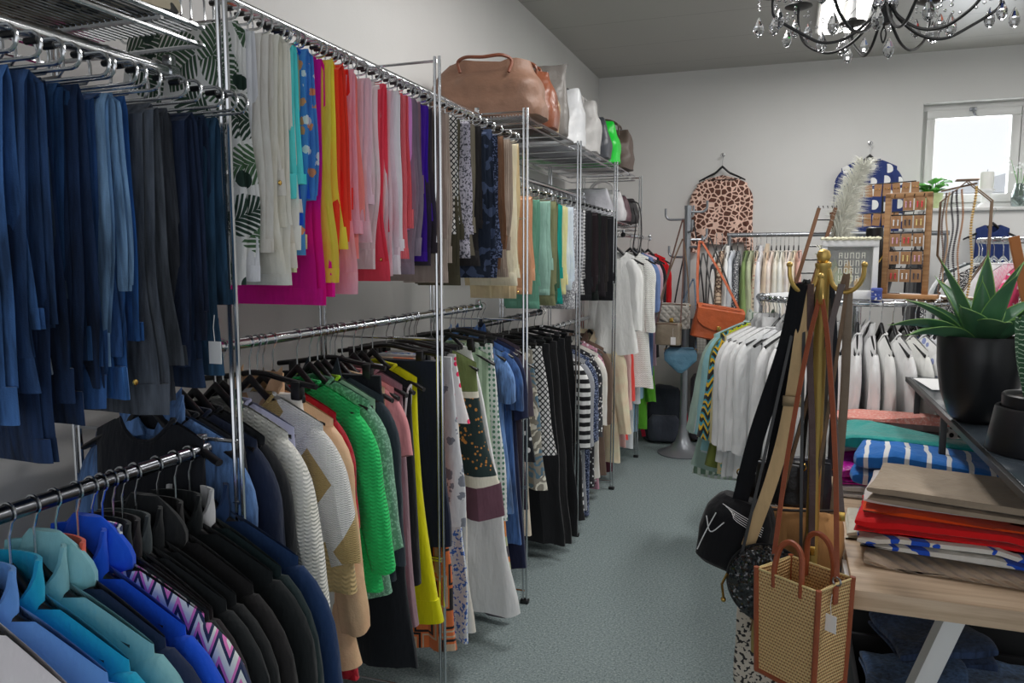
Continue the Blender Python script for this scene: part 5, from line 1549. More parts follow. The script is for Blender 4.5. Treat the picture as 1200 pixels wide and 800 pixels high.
# ------------------------------------------------------------------ table with folded clothes
TT = .72
t = NT('pale_oak'); v = t.coords((1.2, 22, 22), (0, 0, .9)); nz = t.noise(v, 2.0, 5, .6)
t.l.new(t.ramp(nz, [(.3, rgb((158, 134, 110))), (.5, rgb((178, 155, 130))), (.7, rgb((190, 170, 147)))]), t.b.inputs['Base Color'])
t.b.inputs['Roughness'].default_value = .45
t.l.new(t.bump(nz, .08, .002), t.b.inputs['Normal'])
PALEOAK = t.m
tb = thing('table', 'pale oak table with slanted white metal legs', 'table', (.2, 2.17, 0))
MB().box((.55, .72, TT - .027), (1.1, 1.44, .054), .002).build('tabletop', PALEOAK, tb)
WMET = plain('white_metal', (214, 214, 214), .4)
for y in (.2, 1.37):
    for x0, x1 in ((.3, .08), (.82, 1.03)):
        MB().tube([(x0, y, TT - .05), (x1, y, .0)], 1, flat=(.075, .05, (0, 1, 0))).build('leg', WMET, tb)
    MB().box((.56, y, TT - .064), (.62, .06, .02), .002).build('leg_bracket', WMET, tb)
MB().box((-.006, .15, TT - .05), (.012, .22, .07), .002).build('side_plate', WMET, tb)


def pile(name, lab, cat, u, v, z, w, d, h, mat, layers=2, seed=0, rz=0.0, wob=1.0, grp='folded clothes on the table', tagged=False, lean=0.0):
    """front left lower corner seen at u, v"""
    p = at(u, v, Z=z)
    R_ = Matrix.Rotation(rz, 3, 'Z')
    c = p + R_ @ Vector((w / 2, d / 2, 0))
    return folded(name, lab, cat, grp, (c.x, c.y, z + .001), rz, mat, w, d, h, layers, seed, wob, tagged, lean)


z = TT
pile('folded_sweater', 'brown ribbed sweater at the bottom of the front pile', 'sweater', 1014, 664, z, .50, .32, .03, fabric((150, 132, 114), 'rib'), 1, 2, -.12)
pile('folded_trousers', 'cream folded trousers at the table edge beside the front pile', 'trousers', 990, 632, z, .16, .24, .032, fabric((200, 190, 172)), 2, 21, -.12)
pile('folded_shirt', 'ivory shirt with blue brush print in the front pile', 'shirt', 1003, 640, z + .033, .46, .32, .036, fabric((206, 198, 182), 'blobs', (32, 72, 170), .7), 2, 3, -.12)
pile('folded_sweater', 'red and orange folded sweater in the front pile', 'sweater', 1005, 622, z + .072, .50, .30, .05, fabric((206, 22, 26)), 2, 4, -.14)
pile('folded_sweater', 'bright orange red edge of a knit above the red sweater', 'sweater', 1012, 600, z + .125, .5, .28, .016, fabric((232, 66, 20)), 1, 41, -.15)
pile('folded_sweater', 'light grey sweater under the taupe one', 'sweater', 1010, 590, z + .144, .50, .30, .026, fabric((186, 178, 176)), 1, 5, -.16)
pile('folded_sweater', 'taupe sweater on top of the front pile', 'sweater', 1018, 588, z + .166, .52, .31, .05, fabric((142, 128, 112)), 2, 6, -.25, tagged=True)
pile('folded_shirt', 'white folded shirt under the magenta satin', 'shirt', 984, 583, z, .30, .22, .045, fabric((206, 204, 208)), 2, 7, -.05)
sat = plain('magenta_satin', (168, 24, 140), .25, bump=(24, .6, .03))
pile('folded_blouse', 'magenta satin blouse under the striped shirt', 'blouse', 981, 567, z + .048, .3, .22, .075, sat, 2, 8, -.06, 1.8)
STR = fabric((34, 96, 166), 'stripe_x', (196, 202, 208), 1.15)
pile('folded_shirt', 'blue shirt with white stripes, crumpled, on the middle pile', 'shirt', 999, 568, z + .115, .5, .30, .10, STR, 2, 9, -.12, 1.6)
pile('folded_garment', 'green garment at the bottom of the back pile', 'clothing', 981, 572, z, .3, .22, .09, fabric((20, 110, 60)), 2, 10)
pile('folded_garment', 'pale pink garment under the teal towel', 'clothing', 979, 543, z + .092, .34, .24, .08, fabric((206, 180, 184)), 2, 11)
pile('folded_towel', 'teal velour towel on the back pile', 'towel', 973, 524, z + .175, .56, .25, .06, fabric((10, 126, 120), sheen=.6), 1, 12, -.08, 1.4)
pile('folded_garment', 'grey garment under the salmon towel', 'clothing', 972, 548, z, .44, .17, .212, fabric((120, 112, 112)), 5, 13)
pile('folded_towel', 'salmon pink fluffy towel furthest back on the table', 'towel', 968, 491, z + .216, .5, .17, .035, fabric((204, 122, 112), 'speck', (220, 150, 140), .7), 1, 14, -.05, 1.2)

# glass topped riser with the plants
SXL, SZ1 = .512, 1.10
rs = thing('display_riser', 'black framed display shelf with glass top standing on the table', 'shelf', (SXL, 1.88, 0))
RX, RYL = .62, 1.89
t = NT('smoked_plate'); t.b.inputs['Base Color'].default_value = rgb((46, 52, 58)); t.b.inputs['Roughness'].default_value = .12
m = MB(); ring_ = [(0, 0), (RX, 0), (RX, RYL), (0, RYL)]
for (x0, y0), (x1, y1) in zip(ring_, ring_[1:] + ring_[:1]):
    m.tube([(x0, y0, SZ1 - .012), (x1, y1, SZ1 - .012)], 1, flat=(.02, .022, (0, 0, 1)))
m.build('black_frame', BLACKM, rs)
MB().box((RX / 2, RYL / 2, SZ1 - .003), (RX - .004, RYL - .004, .006), .001).build('glass_top', t.m, rs)
for x, y in ((.012, 1.04), (.012, 1.6), (RX - .012, .4), (RX - .012, 1.04), (RX - .012, 1.6)):
    MB().box((x, y, (TT + SZ1 - .02) / 2), (.02, .02, SZ1 - .02 - TT), .001).build('post', BLACKM, rs)
o = thing('paper_sheet', 'white paper sheet lying on the far end of the black shelf', 'paper', (SXL + .12, 3.45, SZ1 + .001))
MB().box((0, 0, .001), (.2, .3, .002), .0005, Matrix.Rotation(.08, 3, 'Z')).build('sheet', WHITEPAP, o)
o = thing('paper_sheet', 'second white paper sheet beside the agave pot', 'paper', (SXL + .17, 3.02, SZ1 + .001))
MB().box((0, 0, .001), (.21, .3, .002), .0005, Matrix.Rotation(-.1, 3, 'Z')).build('sheet', WHITEPAP, o)

# agave
AG = Vector((.575, 2.71, SZ1))
POTB = plain('matte_black_pot', (24, 25, 28), .38)
t = NT('agave_leaf'); v = t.coords()
t.l.new(t.mix(t.noise(t.coords((6, 6, 3)), 3, 3), rgb((40, 80, 56)), rgb((74, 112, 80))), t.b.inputs['Base Color']); t.b.inputs['Roughness'].default_value = .4
AGL = t.m
AGE = plain('leaf_edge', (104, 140, 76), .5)
o = thing('potted_agave', 'green agave in a tall matte black pot on the black shelf', 'plant', AG)
MB().lathe([(0, 0), (.062, 0), (.08, .02), (.105, .09), (.118, .18), (.121, .262), (.118, .268), (.111, .264), (.108, .235), (0, .225)], 40).build('pot', POTB, o)
MB().lathe([(0, .225), (.107, .225), (.1, .236), (.05, .245), (0, .246)], 24).build('soil', plain('dark_soil', (46, 40, 36), .95, bump=(90, .8, .01)), o)


def agave_leaf(par, az, el0, el1, ln, wd, base, mat=AGL, edge=AGE, twist=0.0, nm='leaf', thick=.012, cup=.25):
    """Leaf leaving at elevation el0 and ending at el1 (degrees)."""
    n = 16; p = Vector(base); rows = []; eds = ([], [])
    a = math.radians(az); side = Vector((-math.sin(a), math.cos(a), 0))
    for i in range(n + 1):
        q = i / n; el = math.radians(el0 + (el1 - el0) * q)
        d = Vector((math.cos(a) * math.cos(el), math.sin(a) * math.cos(el), math.sin(el)))
        if i: p = p + d * (ln / n)
        up = side.cross(d) * -1
        w_ = wd * (.55 + .45 * smoothstep(q / .45)) * (1 - max(0, (q - .4) / .6) ** 1.7) * .5 + .0008
        s2 = side * math.cos(twist * q) + up * math.sin(twist * q); u2 = up * math.cos(twist * q) - side * math.sin(twist * q)
        th = thick * (1 - q * .8)
        L_, R_ = p - s2 * w_ + u2 * (w_ * cup * 2), p + s2 * w_ + u2 * (w_ * cup * 2)
        rows.append([L_, p - s2 * w_ * .5 + u2 * (w_ * cup * .5), p, p + s2 * w_ * .5 + u2 * (w_ * cup * .5), R_, p + s2 * w_ * .5 - u2 * (th * .8 - w_ * cup * .5), p - u2 * th, p - s2 * w_ * .5 - u2 * (th * .8 - w_ * cup * .5)])
        eds[0].append(L_); eds[1].append(R_)
    lf = MB().loft(rows).build(nm, mat, par, ang=60)
    if edge:
        m_ = MB()
        for e in eds: m_.tube(e, .0016, 5)
        m_.tube([p, p + d * .02], [.002, .0005], 5)
        m_.build('leaf_margin', edge, lf)
    return lf


for az, e0, e1, ln, wd, tw in ((182, 38, -6, .24, .085, .3), (205, 30, -8, .22, .09, .2), (160, 50, 22, .23, .085, 0), (238, 55, 30, .19, .095, -.3), (275, 45, 12, .19, .1, -.2), (318, 42, 10, .22, .09, -.3), (350, 50, 18, .24, .085, 0), (20, 55, 30, .23, .085, 0),
                               (60, 60, 40, .22, .08, 0), (100, 55, 30, .22, .08, 0), (135, 62, 50, .24, .08, 0), (180, 72, 66, .27, .075, 0), (300, 72, 60, .24, .08, 0), (10, 76, 68, .27, .075, 0), (75, 82, 80, .28, .06, 0), (250, 80, 84, .2, .06, 0)):
    b = Vector((math.cos(math.radians(az)) * .02, math.sin(math.radians(az)) * .02, .235))
    agave_leaf(o, az, e0, e1, ln, wd, b, twist=tw)
# banded succulent in stacked pots
t = NT('banded_leaf'); v = t.coords(); X, Y, Z = t.sep(v)
bd = t.math('GREATER_THAN', t.math('FRACT', t.math('ADD', t.math('MULTIPLY', t.math('ADD', Z, t.math('MULTIPLY', t.noise(v, 22, 2), .03)), 80), 10)), .8)
t.l.new(t.mix(bd, rgb((44, 84, 58)), rgb((170, 190, 170))), t.b.inputs['Base Color']); t.b.inputs['Roughness'].default_value = .4
BND = t.m
S2 = Vector((.628, 2.3, SZ1))
o = thing('potted_succulent', 'banded succulent in a stepped black pot, nearest on the black shelf', 'plant', S2)
MB().lathe([(0, 0), (.112, 0), (.115, .006), (.098, .115), (.095, .12), (.088, .12), (.086, .1), (0, .1)], 40).build('outer_pot', POTB, o)
MB().lathe([(0, .09), (.078, .1), (.083, .12), (.084, .15), (.08, .154), (.075, .15), (.072, .138), (0, .138)], 40).build('inner_pot', POTB, o)
MB().lathe([(0, .138), (.072, .138), (.05, .146), (0, .148)], 24).build('soil', plain('dark_soil', (46, 40, 36), .95, bump=(90, .8, .01)), o)
for az, e0, e1, ln, wd in ((180, 70, 92, .22, .055), (235, 66, 96, .21, .06), (290, 70, 95, .22, .06), (345, 66, 92, .2, .055), (40, 68, 92, .22, .055), (95, 70, 94, .21, .055), (140, 64, 88, .22, .055), (210, 86, 93, .23, .04), (20, 86, 93, .22, .04)):
    a = math.radians(az)
    agave_leaf(o, az, e0, e1, ln, wd, (math.cos(a) * .018, math.sin(a) * .018, .14), BND, None, thick=.016, cup=.5)
o = thing('potted_succulent', 'broad green agave leaves behind the banded succulent at the photo edge', 'plant', (.98, 2.66, SZ1))
MB().lathe([(0, 0), (.07, 0), (.09, .06), (.1, .17), (.097, .175), (.092, .16), (0, .15)], 32).build('pot', POTB, o)
for az, e0, e1, ln, wd in ((185, 50, 20, .27, .09), (225, 55, 25, .24, .1), (150, 60, 36, .28, .08), (280, 50, 22, .24, .09), (330, 55, 30, .24, .09), (30, 60, 35, .24, .09), (90, 60, 40, .24, .09), (200, 80, 78, .26, .07)):
    a = math.radians(az); agave_leaf(o, az, e0, e1, ln, wd, (math.cos(a) * .02, math.sin(a) * .02, .15))
# under the shelf: a few soft things and a belt
pile('folded_towel', 'cream towel rolled under the black shelf', 'towel', 1088, 520, TT + .0, .24, .3, .2, fabric((186, 160, 130)), 2, 31, 0, 1.5, None)
pile('folded_garment', 'dark plum garment heaped under the black shelf', 'clothing', 1120, 575, TT, .3, .3, .12, fabric((84, 58, 62)), 2, 32, 0, 1.6, None)
pile('folded_garment', 'charcoal garments heaped at the right under the black shelf', 'clothing', 1160, 640, TT, .34, .34, .12, fabric((54, 50, 50)), 3, 33, 0, 1.5, None)
bp = at(1185, 548, Z=TT + .17)
o = thing('belt', 'rolled grey belt under the black shelf', 'belt', (bp.x + .05, bp.y + .05, TT + .125))
MB().tube([(.055 * math.cos(a) * (1 - .03 * a), .055 * math.sin(a) * (1 - .03 * a), .02) for a in [i * .3 for i in range(44)]], 1, flat=(.03, .003, (0, 0, 1))).build('strap', leather((120, 116, 112)), o)
MB().box((.064, 0, .02), (.006, .03, .034), .002).build('buckle', STEEL, o)

# below the table
def crate(label, loc, rz, w, d, h, c):
    o = thing('storage_box', label, 'box', loc, rz)
    m = MB(); mt = plain('black_crate', c, .7)
    for x in (-w / 2 + .008, w / 2 - .008): m.box((x, 0, h / 2), (.016, d, h), .003)
    for y in (-d / 2 + .008, d / 2 - .008): m.box((0, y, h / 2), (w - .03, .016, h), .003)
    m.box((0, 0, .01), (w - .02, d - .02, .02)).build('box_body', mt, o)
    MB().box((0, -d / 2 - .003, h * .68), (.1, .01, .03), .004).build('hand_grip', BLACKPL, o)
    return o


crate('black storage box full of jeans under the table', (.55, 2.68, .0), 0, .6, .48, .26, (22, 22, 25))
for i, (x, y, c, ph_) in enumerate(((.42, 2.56, (50, 78, 120), 'mid blue jeans'), (.66, 2.6, (76, 108, 156), 'light blue jeans'), (.5, 2.78, (36, 54, 88), 'dark blue jeans'))):
    folded('folded_jeans', f'{ph_} folded on the storage box under the table', 'jeans', 'jeans in the box under the table', (x, y, .262 + .045 * (i == 2)), .1 * i, fabric(c, 'denim'), .28, .3, .06, 2, 70 + i, 1.5)
crate('tall black storage box behind the jeans under the table', (.62, 3.22, 0), 0, .72, .44, .52, (17, 17, 20))
folded('folded_garment', 'black garments heaped on the tall box under the table', 'clothing', None, (.62, 3.22, .522), 0, fabric((20, 20, 23)), .66, .4, .09, 2, 75, 1.6)

# ------------------------------------------------------------------ gold coat stand with bags
GS = Vector((.098, 2.35, 0))
gs = thing('coat_stand', 'gold metal coat stand hung with handbags beside the table', 'coat stand', GS)
MB().lathe([(0, .03), (.0185, .03), (.0185, 1.575), (.022, 1.58), (.022, 1.59), (.0, 1.59)], 20).build('pole', GOLDM, gs)
MB().lathe([(0, 1.588), (.01, 1.59), (.016, 1.598), (.0195, 1.61), (.016, 1.623), (.007, 1.629), (0, 1.63)], 20).build('finial', GOLDM, gs)
for k in range(4):
    a = math.radians(20 + k * 90)
    MB().tube(bez([(0, 0, .2), (.1 * math.cos(a), .1 * math.sin(a), .1), (.24 * math.cos(a), .24 * math.sin(a), .015)], 8), .011, 8).build('foot', GOLDM, gs)
HOOK = {}
for nm, az, z in (('right', -20, 1.56), ('left', 215, 1.56), ('front', 265, 1.53), ('back', 80, 1.56)):
    a = math.radians(az); dx, dy = math.cos(a), math.sin(a)
    pts = bez([(dx * .016, dy * .016, z + .012), (dx * .028, dy * .028, z - .03), (dx * .055, dy * .055, z - .05), (dx * .085, dy * .085, z - .042), (dx * .106, dy * .106, z - .012), (dx * .11, dy * .11, z + .022)], 6)
    MB().tube(pts, .0062, 8).ball((dx * .11, dy * .11, z + .026), .0085, 8).build('hook', GOLDM, gs)
    HOOK[nm] = GS + Vector((dx * .062, dy * .062, z - .04))


def long_strap(par, inv, pts, w, mat, up=(1, .25, 0), th=.004, nm='shoulder_strap'):
    MB().tube(bez([inv @ Vector(p) for p in pts], 10), 1, flat=(w, th, up)).build(nm, mat, par)


# straw tote with tan leather trim
TAN = leather((128, 64, 38), .42)
t = NT('woven_straw'); v = t.coords(); X, Y, Z = t.sep(v)
rowf = t.math('MULTIPLY', Z, 1 / .0088)
off = t.math('MULTIPLY', t.math('FLOOR', rowf), .5)
hx = t.math('SINE', t.math('MULTIPLY', t.math('ADD', t.math('MULTIPLY', t.math('ADD', X, Y), 1 / .0085), off), 6.28))
hz = t.math('SINE', t.math('MULTIPLY', rowf, 6.28))
hgt = t.math('ADD', hz, t.math('MULTIPLY', hx, .7))
t.l.new(t.ramp(t.math('MULTIPLY', t.math('ADD', hgt, 1.7), .3), [(0, rgb((96, 66, 40))), (.45, rgb((186, 146, 98))), (1, rgb((210, 178, 130)))]), t.b.inputs['Base Color'])
t.b.inputs['Roughness'].default_value = .7
t.l.new(t.bump(hgt, .7, .002), t.b.inputs['Normal'])
STRAW = t.m
TP = Vector((.072, 2.09, .495))
o = thing('straw_tote', 'small woven straw tote with tan leather trim and price tag', 'bag', TP, -.62)
w_, d_, h_ = .18, .145, .285
Mw = Matrix.Translation(TP) @ Matrix.Rotation(-.62, 4, 'Z'); inv = Mw.inverted()
cor = [(-1, -1), (1, -1), (1, 1), (-1, 1)]
rows = []
for z, k in ((0, .94), (.01, .96), (.08, .98), (.16, 1.0), (h_, 1.03), (h_, .985), (.03, .93)):
    r = []
    for (ax, ay), (bx_, by_) in zip(cor, cor[1:] + cor[:1]):
        for q in range(6):
            f = q / 6
            bow = (.006 * math.sin(f * PI) if (ay != by_) else -.004 * math.sin(f * PI)) * min(1, z / .1)
            px, py = (ax + (bx_ - ax) * f) * w_ / 2 * k, (ay + (by_ - ay) * f) * d_ / 2 * k
            r.append((px - (bow if ax == bx_ == 1 else -bow if ax == bx_ else 0), py, z))
    rows.append(r)
MB().loft(rows).build('woven_body', STRAW, o, ang=35)
for ax, ay in cor:
    MB().tube([(ax * w_ / 2 * .95, ay * d_ / 2 * .95, .0), (ax * w_ / 2 * .98, ay * d_ / 2 * .98, .1), (ax * w_ / 2 * 1.03, ay * d_ / 2 * 1.03, h_ + .004)], .0075, 8).build('corner_binding', TAN, o)
MB().tube([(ax * w_ / 2 * .95, ay * d_ / 2 * .95, .002) for ax, ay in cor], .0075, 8, True).build('bottom_binding', TAN, o)
MB().tube([(ax * w_ / 2 * 1.02, ay * d_ / 2 * 1.02, h_) for ax, ay in cor], .003, 8, True).build('rim_binding', fabric((200, 170, 120)), o)
for s in (-1, 1):
    MB().tube(bez([(-.04, s * d_ * .48, h_ - .035), (-.04, s * d_ * .48, h_ + .02), (-.03, s * d_ * .42, h_ + .075), (0, s * d_ * .4, h_ + .095), (.03, s * d_ * .42, h_ + .075), (.04, s * d_ * .48, h_ + .02), (.04, s * d_ * .48, h_ - .035)], 6), .0075, 8).build('handle', TAN, o)
for s in (-1, 1): MB().box((s * w_ * .515, 0, h_ - .025), (.004, .02, .05), .001).build('strap_tab', TAN, o)
for s in (-1, 1):
    MB().tube(arc((s * w_ * .52, 0, h_ + .01), .011, 0, 2 * PI, 12, 'xz')[:-1], .0028, 6, True).build('metal_clasp', STEEL, o)
    e = Mw @ Vector((s * w_ * .52, 0, h_ + .02)); hk = HOOK['front']
    long_strap(o, inv, [e, e.lerp(hk, .4) + Vector((s * .012, -.01, 0)), e.lerp(hk, .8) + Vector((s * .012, -.004, 0)), hk + Vector((s * .004, 0, 0))], .013, TAN)
price_tag(o, w_ * .56, -.03, h_ - .09, 1.0)

# black round sequin bag
p = at(899, 728, Y=2.26)
t = NT('black_sequin'); v = t.coords(); n_ = t.vor(v, 190)
t.b.inputs['Base Color'].default_value = rgb((14, 14, 16)); t.b.inputs['Roughness'].default_value = .18; t.b.inputs['Specular IOR Level'].default_value = .9
r_ = t.node('ShaderNodeVectorMath', operation='SUBTRACT'); t.l.new(n_.outputs['Color'], r_.inputs[0]); r_.inputs[1].default_value = (.5, .5, .5)
s_ = t.node('ShaderNodeVectorMath', operation='SCALE'); t.l.new(r_.outputs[0], s_.inputs[0]); s_.inputs['Scale'].default_value = .9
g_ = t.node('ShaderNodeNewGeometry'); a_ = t.node('ShaderNodeVectorMath', operation='ADD'); t.l.new(g_.outputs['Normal'], a_.inputs[0]); t.l.new(s_.outputs[0], a_.inputs[1])
nn = t.node('ShaderNodeVectorMath', operation='NORMALIZE'); t.l.new(a_.outputs[0], nn.inputs[0]); t.l.new(nn.outputs[0], t.b.inputs['Normal'])
o = thing('evening_bag', 'round black sequin bag hanging left of the straw tote', 'bag', (p.x, 2.24, p.z), -.2)
inv = (Matrix.Translation((p.x, 2.24, p.z)) @ Matrix.Rotation(-.2, 4, 'Z')).inverted()
m = MB(); rows = []
for k, y in ((.0, -.034), (.6, -.032), (.92, -.022), (1, 0), (.92, .022), (.6, .032), (0, .034)):
    rows.append([(.118 * max(k, .01) * math.cos(2 * PI * j / 36), y, .12 + .118 * max(k, .01) * math.sin(2 * PI * j / 36)) for j in range(36)])
m.loft(rows).build('bag_body', t.m, o)
MB().tube([(.119 * math.cos(2 * PI * j / 36), 0, .12 + .119 * math.sin(2 * PI * j / 36)) for j in range(36)], .003, 6, True).build('zip', BLACKPL, o)
MB().tube([(-.117, -.005, .13), (-.128, -.02, .1), (-.122, -.02, .06)], .004, 6).ball((-.122, -.02, .055), .008, 8).build('zip_pull', BRASS, o)
hk = HOOK['left']
for s in (-1, 1):
    e = Vector((p.x + s * .085, 2.24, p.z + .15)); long_strap(o, inv, [e, e.lerp(hk, .5), hk + Vector((s * .003, .006, .004))], .009, BLACKM)

# black drawstring bag on the wide black strap
p = at(852, 664, Y=2.34)
o = thing('bucket_bag', 'black fabric bag with white drawstring on a wide black strap', 'bag', (p.x, 2.36, p.z), (0, .22, -.2))
Mw = Matrix.Translation((p.x, 2.36, p.z)) @ Matrix.Rotation(-.2, 4, 'Z') @ Matrix.Rotation(.22, 4, 'Y'); inv = Mw.inverted()
BLKF = fabric((17, 17, 20))
bag_body([(0, .16, .1), (.015, .2, .13), (.1, .215, .14), (.17, .2, .12), (.205, .16, .09), (.22, .13, .06)], seed=8, crump=.004).build('bag_body', BLKF, o)
MB().tube(bez([(-.06, -.066, .17), (-.075, -.07, .1), (-.085, -.07, .04)], 6), .0018, 6).tube(bez([(-.03, -.066, .15), (-.06, -.072, .11), (-.085, -.066, .15)], 6), .0018, 6).build('drawstring', WHITEPAP, o)
m = MB()
for k in range(5): m.tube(bez([(-.05 + .01 * k, -.055, .2 - .004 * k), (0, -.07, .195 - .006 * k), (.08, -.058, .175 - .007 * k)], 6), .001, 5)
m.build('white_stitching', WHITEPAP, o)
hk = HOOK['left']; e1 = Mw @ Vector((-.01, -.02, .19)); e2 = Mw @ Vector((.05, .03, .2))
long_strap(o, inv, [e1, e1.lerp(hk, .35) + Vector((-.008, 0, 0)), e1.lerp(hk, .75) + Vector((.0, -.012, 0)), hk + Vector((-.012, -.012, .012))], .046, fabric((14, 15, 19)), (1, .2, .35))
long_strap(o, inv, [e2, e2.lerp(hk, .4), e2.lerp(hk, .8), hk + Vector((.004, .004, .012))], .03, fabric((14, 15, 19)), (1, .2, .35))

# tan bag with webbing strap
p = at(925, 668, Y=2.47)
o = thing('shoulder_bag', 'tan fabric bag with beige webbing strap behind the straw tote', 'bag', (p.x, 2.47, p.z), -.1)
inv = (Matrix.Translation((p.x, 2.47, p.z)) @ Matrix.Rotation(-.1, 4, 'Z')).inverted()
bag_body([(0, .24, .07), (.02, .28, .09), (.1, .31, .09), (.17, .3, .06), (.2, .29, .03)], seed=12, crump=.006).build('bag_body', fabric((176, 130, 84)), o)
MB().tube([(-.125, -.02, .19), (0, -.025, .2), (.125, -.02, .215)], .005, 6).build('rim_piping', leather((40, 32, 28)), o)
WEB = fabric((176, 150, 112)); hk = HOOK['left'] + Vector((.012, -.006, .004))
e = Vector((p.x - .115, 2.40, p.z + .18)); long_strap(o, inv, [at(876, 640, Y=2.27), at(905, 560, Y=2.27), at(925, 480, Y=2.3), hk], .036, WEB, (1, .2, .3))
MB().box(inv @ at(928, 470, Y=2.285), (.05, .008, .03), .002).build('slide_buckle', plain('bronze_buckle', (120, 104, 80), .4, .8), o)
e = Vector((p.x + .12, 2.47, p.z + .19)); long_strap(o, inv, [e, e.lerp(HOOK['right'], .5) + Vector((.012, 0, 0)), HOOK['right'] + Vector((.008, 0, .003))], .024, leather((112, 98, 84)), (1, .2, 0))

# small black bags higher up
for k, (u, v, w1, h1, y, txt) in enumerate(((912, 588, .14, .13, 2.42, 'small black leather bag with chrome clip, uppermost on the gold stand'), (893, 588, .15, .1, 2.52, 'flat black leather pouch behind the beige webbing strap'))):
    p = at(u, v, Y=y)
    hung_bag('crossbody_bag', txt, p, -.15 + .1 * k, w1, .05, h1, leather((18, 18, 20), .35), HOOK['back'] if k else HOOK['left'] + Vector((.006, .01, 0)), sw=.011, seed=20 + k, trim=STEEL, tagz=-.02 if k else None)
p = at(940, 600, Y=2.56)
hung_bag('shoulder_bag', 'navy black shoulder bag in the middle of the gold stand', (p.x, 2.56, p.z - .06), .1, .17, .06, .24, leather((24, 26, 36), .45), HOOK['back'] + Vector((.0, .004, 0)), sw=.02, seed=25)
# snake print shopper low down, and an olive one
p = at(905, 800, Y=2.47)
hung_bag('shopper_bag', 'snake print shopper low on the gold stand', (p.x, 2.52, .2), -.1, .24, .08, .36, fabric((176, 168, 156), 'blobs', (44, 42, 42), 3.2), HOOK['back'] + Vector((0, .01, 0)), hmat=leather((60, 54, 50)), sw=.012, seed=26, ex=.35)
p = at(890, 760, Y=2.36)
hung_bag('pouch', 'olive leather pouch peeking out behind the straw tote', (p.x + .03, 2.37, p.z - .02), -.2, .11, .05, .12, leather((134, 116, 62), .45), HOOK['right'] + Vector((-.004, 0, 0)), hmat=leather((96, 72, 48)), sw=.01, seed=27)
# extra loose straps and scarves on the hooks
def loose(name, lab, cat, pts, w, mat, up=(1, .2, 0), grp=None):
    o = thing(name, lab, cat, pts[-1], 0, grp); inv_ = Matrix.Translation(-Vector(pts[-1]))
    MB().tube(bez([inv_ @ Vector(q) for q in pts], 10), 1, flat=(w, .004, up)).build('strap', mat, o)
    MB().box(inv_ @ Vector(pts[0]) + Vector((0, 0, -.012)), (w * 1.15, .009, .028), .002).build('buckle', BRASS, o)


hr, hl = HOOK['right'], HOOK['left']
loose('belt', 'dark brown leather belt hanging from the gold stand', 'belt', [at(951, 640, Y=2.3), at(952, 520, Y=2.3), at(949, 420, Y=2.31), hl + Vector((.018, -.01, .012))], .018, leather((62, 42, 40)), grp='belts on the gold stand')
loose('belt', 'grey brown braided belt right of the gold pole', 'belt', [at(986, 600, Y=2.33), at(978, 500, Y=2.33), at(972, 400, Y=2.32), hr + Vector((-.01, -.004, .012))], .018, leather((84, 72, 70)), grp='belts on the gold stand')
loose('scarf', 'burgundy scarf hanging at the top left of the gold stand', 'scarf', [at(938, 410, Y=2.42), at(940, 370, Y=2.42), at(943, 345, Y=2.4), hl + Vector((.0, .012, .016))], .035, fabric((62, 24, 38)))
o_ = None

# ------------------------------------------------------------------ chandelier
CH = Vector((.285, 3.0, 0)); CZ = 2.415
ch = thing('chandelier', 'black chandelier with crystal drops above the folded clothes', 'chandelier', (CH.x, CH.y, CZ))
t = NT('crystal'); t.b.inputs['Base Color'].default_value = (.96, .97, 1, 1); t.b.inputs['Transmission Weight'].default_value = 1; t.b.inputs['Roughness'].default_value = .02; t.b.inputs['IOR'].default_value = 1.52
CRY = t.m
MB().tube([(0, 0, .1), (0, 0, HC - CZ)], .006, 8).lathe([(0, HC - CZ - .04), (.03, HC - CZ - .035), (.05, HC - CZ - .002), (0, HC - CZ - .001)], 20).build('suspension_rod', BLACKM, ch)
MB().lathe([(0, -.02), (.02, -.015), (.028, .01), (.02, .04), (.012, .06), (.012, .2), (.03, .22), (.02, .25), (0, .26)], 20).build('centre_column', BLACKM, ch)
drop_me = MB().lathe([(0, -.034), (.008, -.028), (.0125, -.018), (.012, -.008), (.006, .006), (.002, .014), (0, .016)], 8).mesh('crystal_drop', False); drop_me.materials.append(CRY)
bead_me = MB().lathe([(0, -.006), (.005, -.003), (.006, 0), (.005, .003), (0, .006)], 8).mesh('crystal_bead', False); bead_me.materials.append(CRY)


def crystal(x, y, z, par, n=2, s=1.0):
    for k in range(n):
        b = bpy.data.objects.new('crystal_bead', bead_me); COL.objects.link(b); b.parent = par; b.location = (x, y, z - .008 - k * .0145); b.scale = (s,) * 3
    d = bpy.data.objects.new('crystal_drop', drop_me); COL.objects.link(d); d.parent = par; d.location = (x, y, z - .022 - n * .0145 - .02 * s); d.scale = (s * 1.4,) * 3


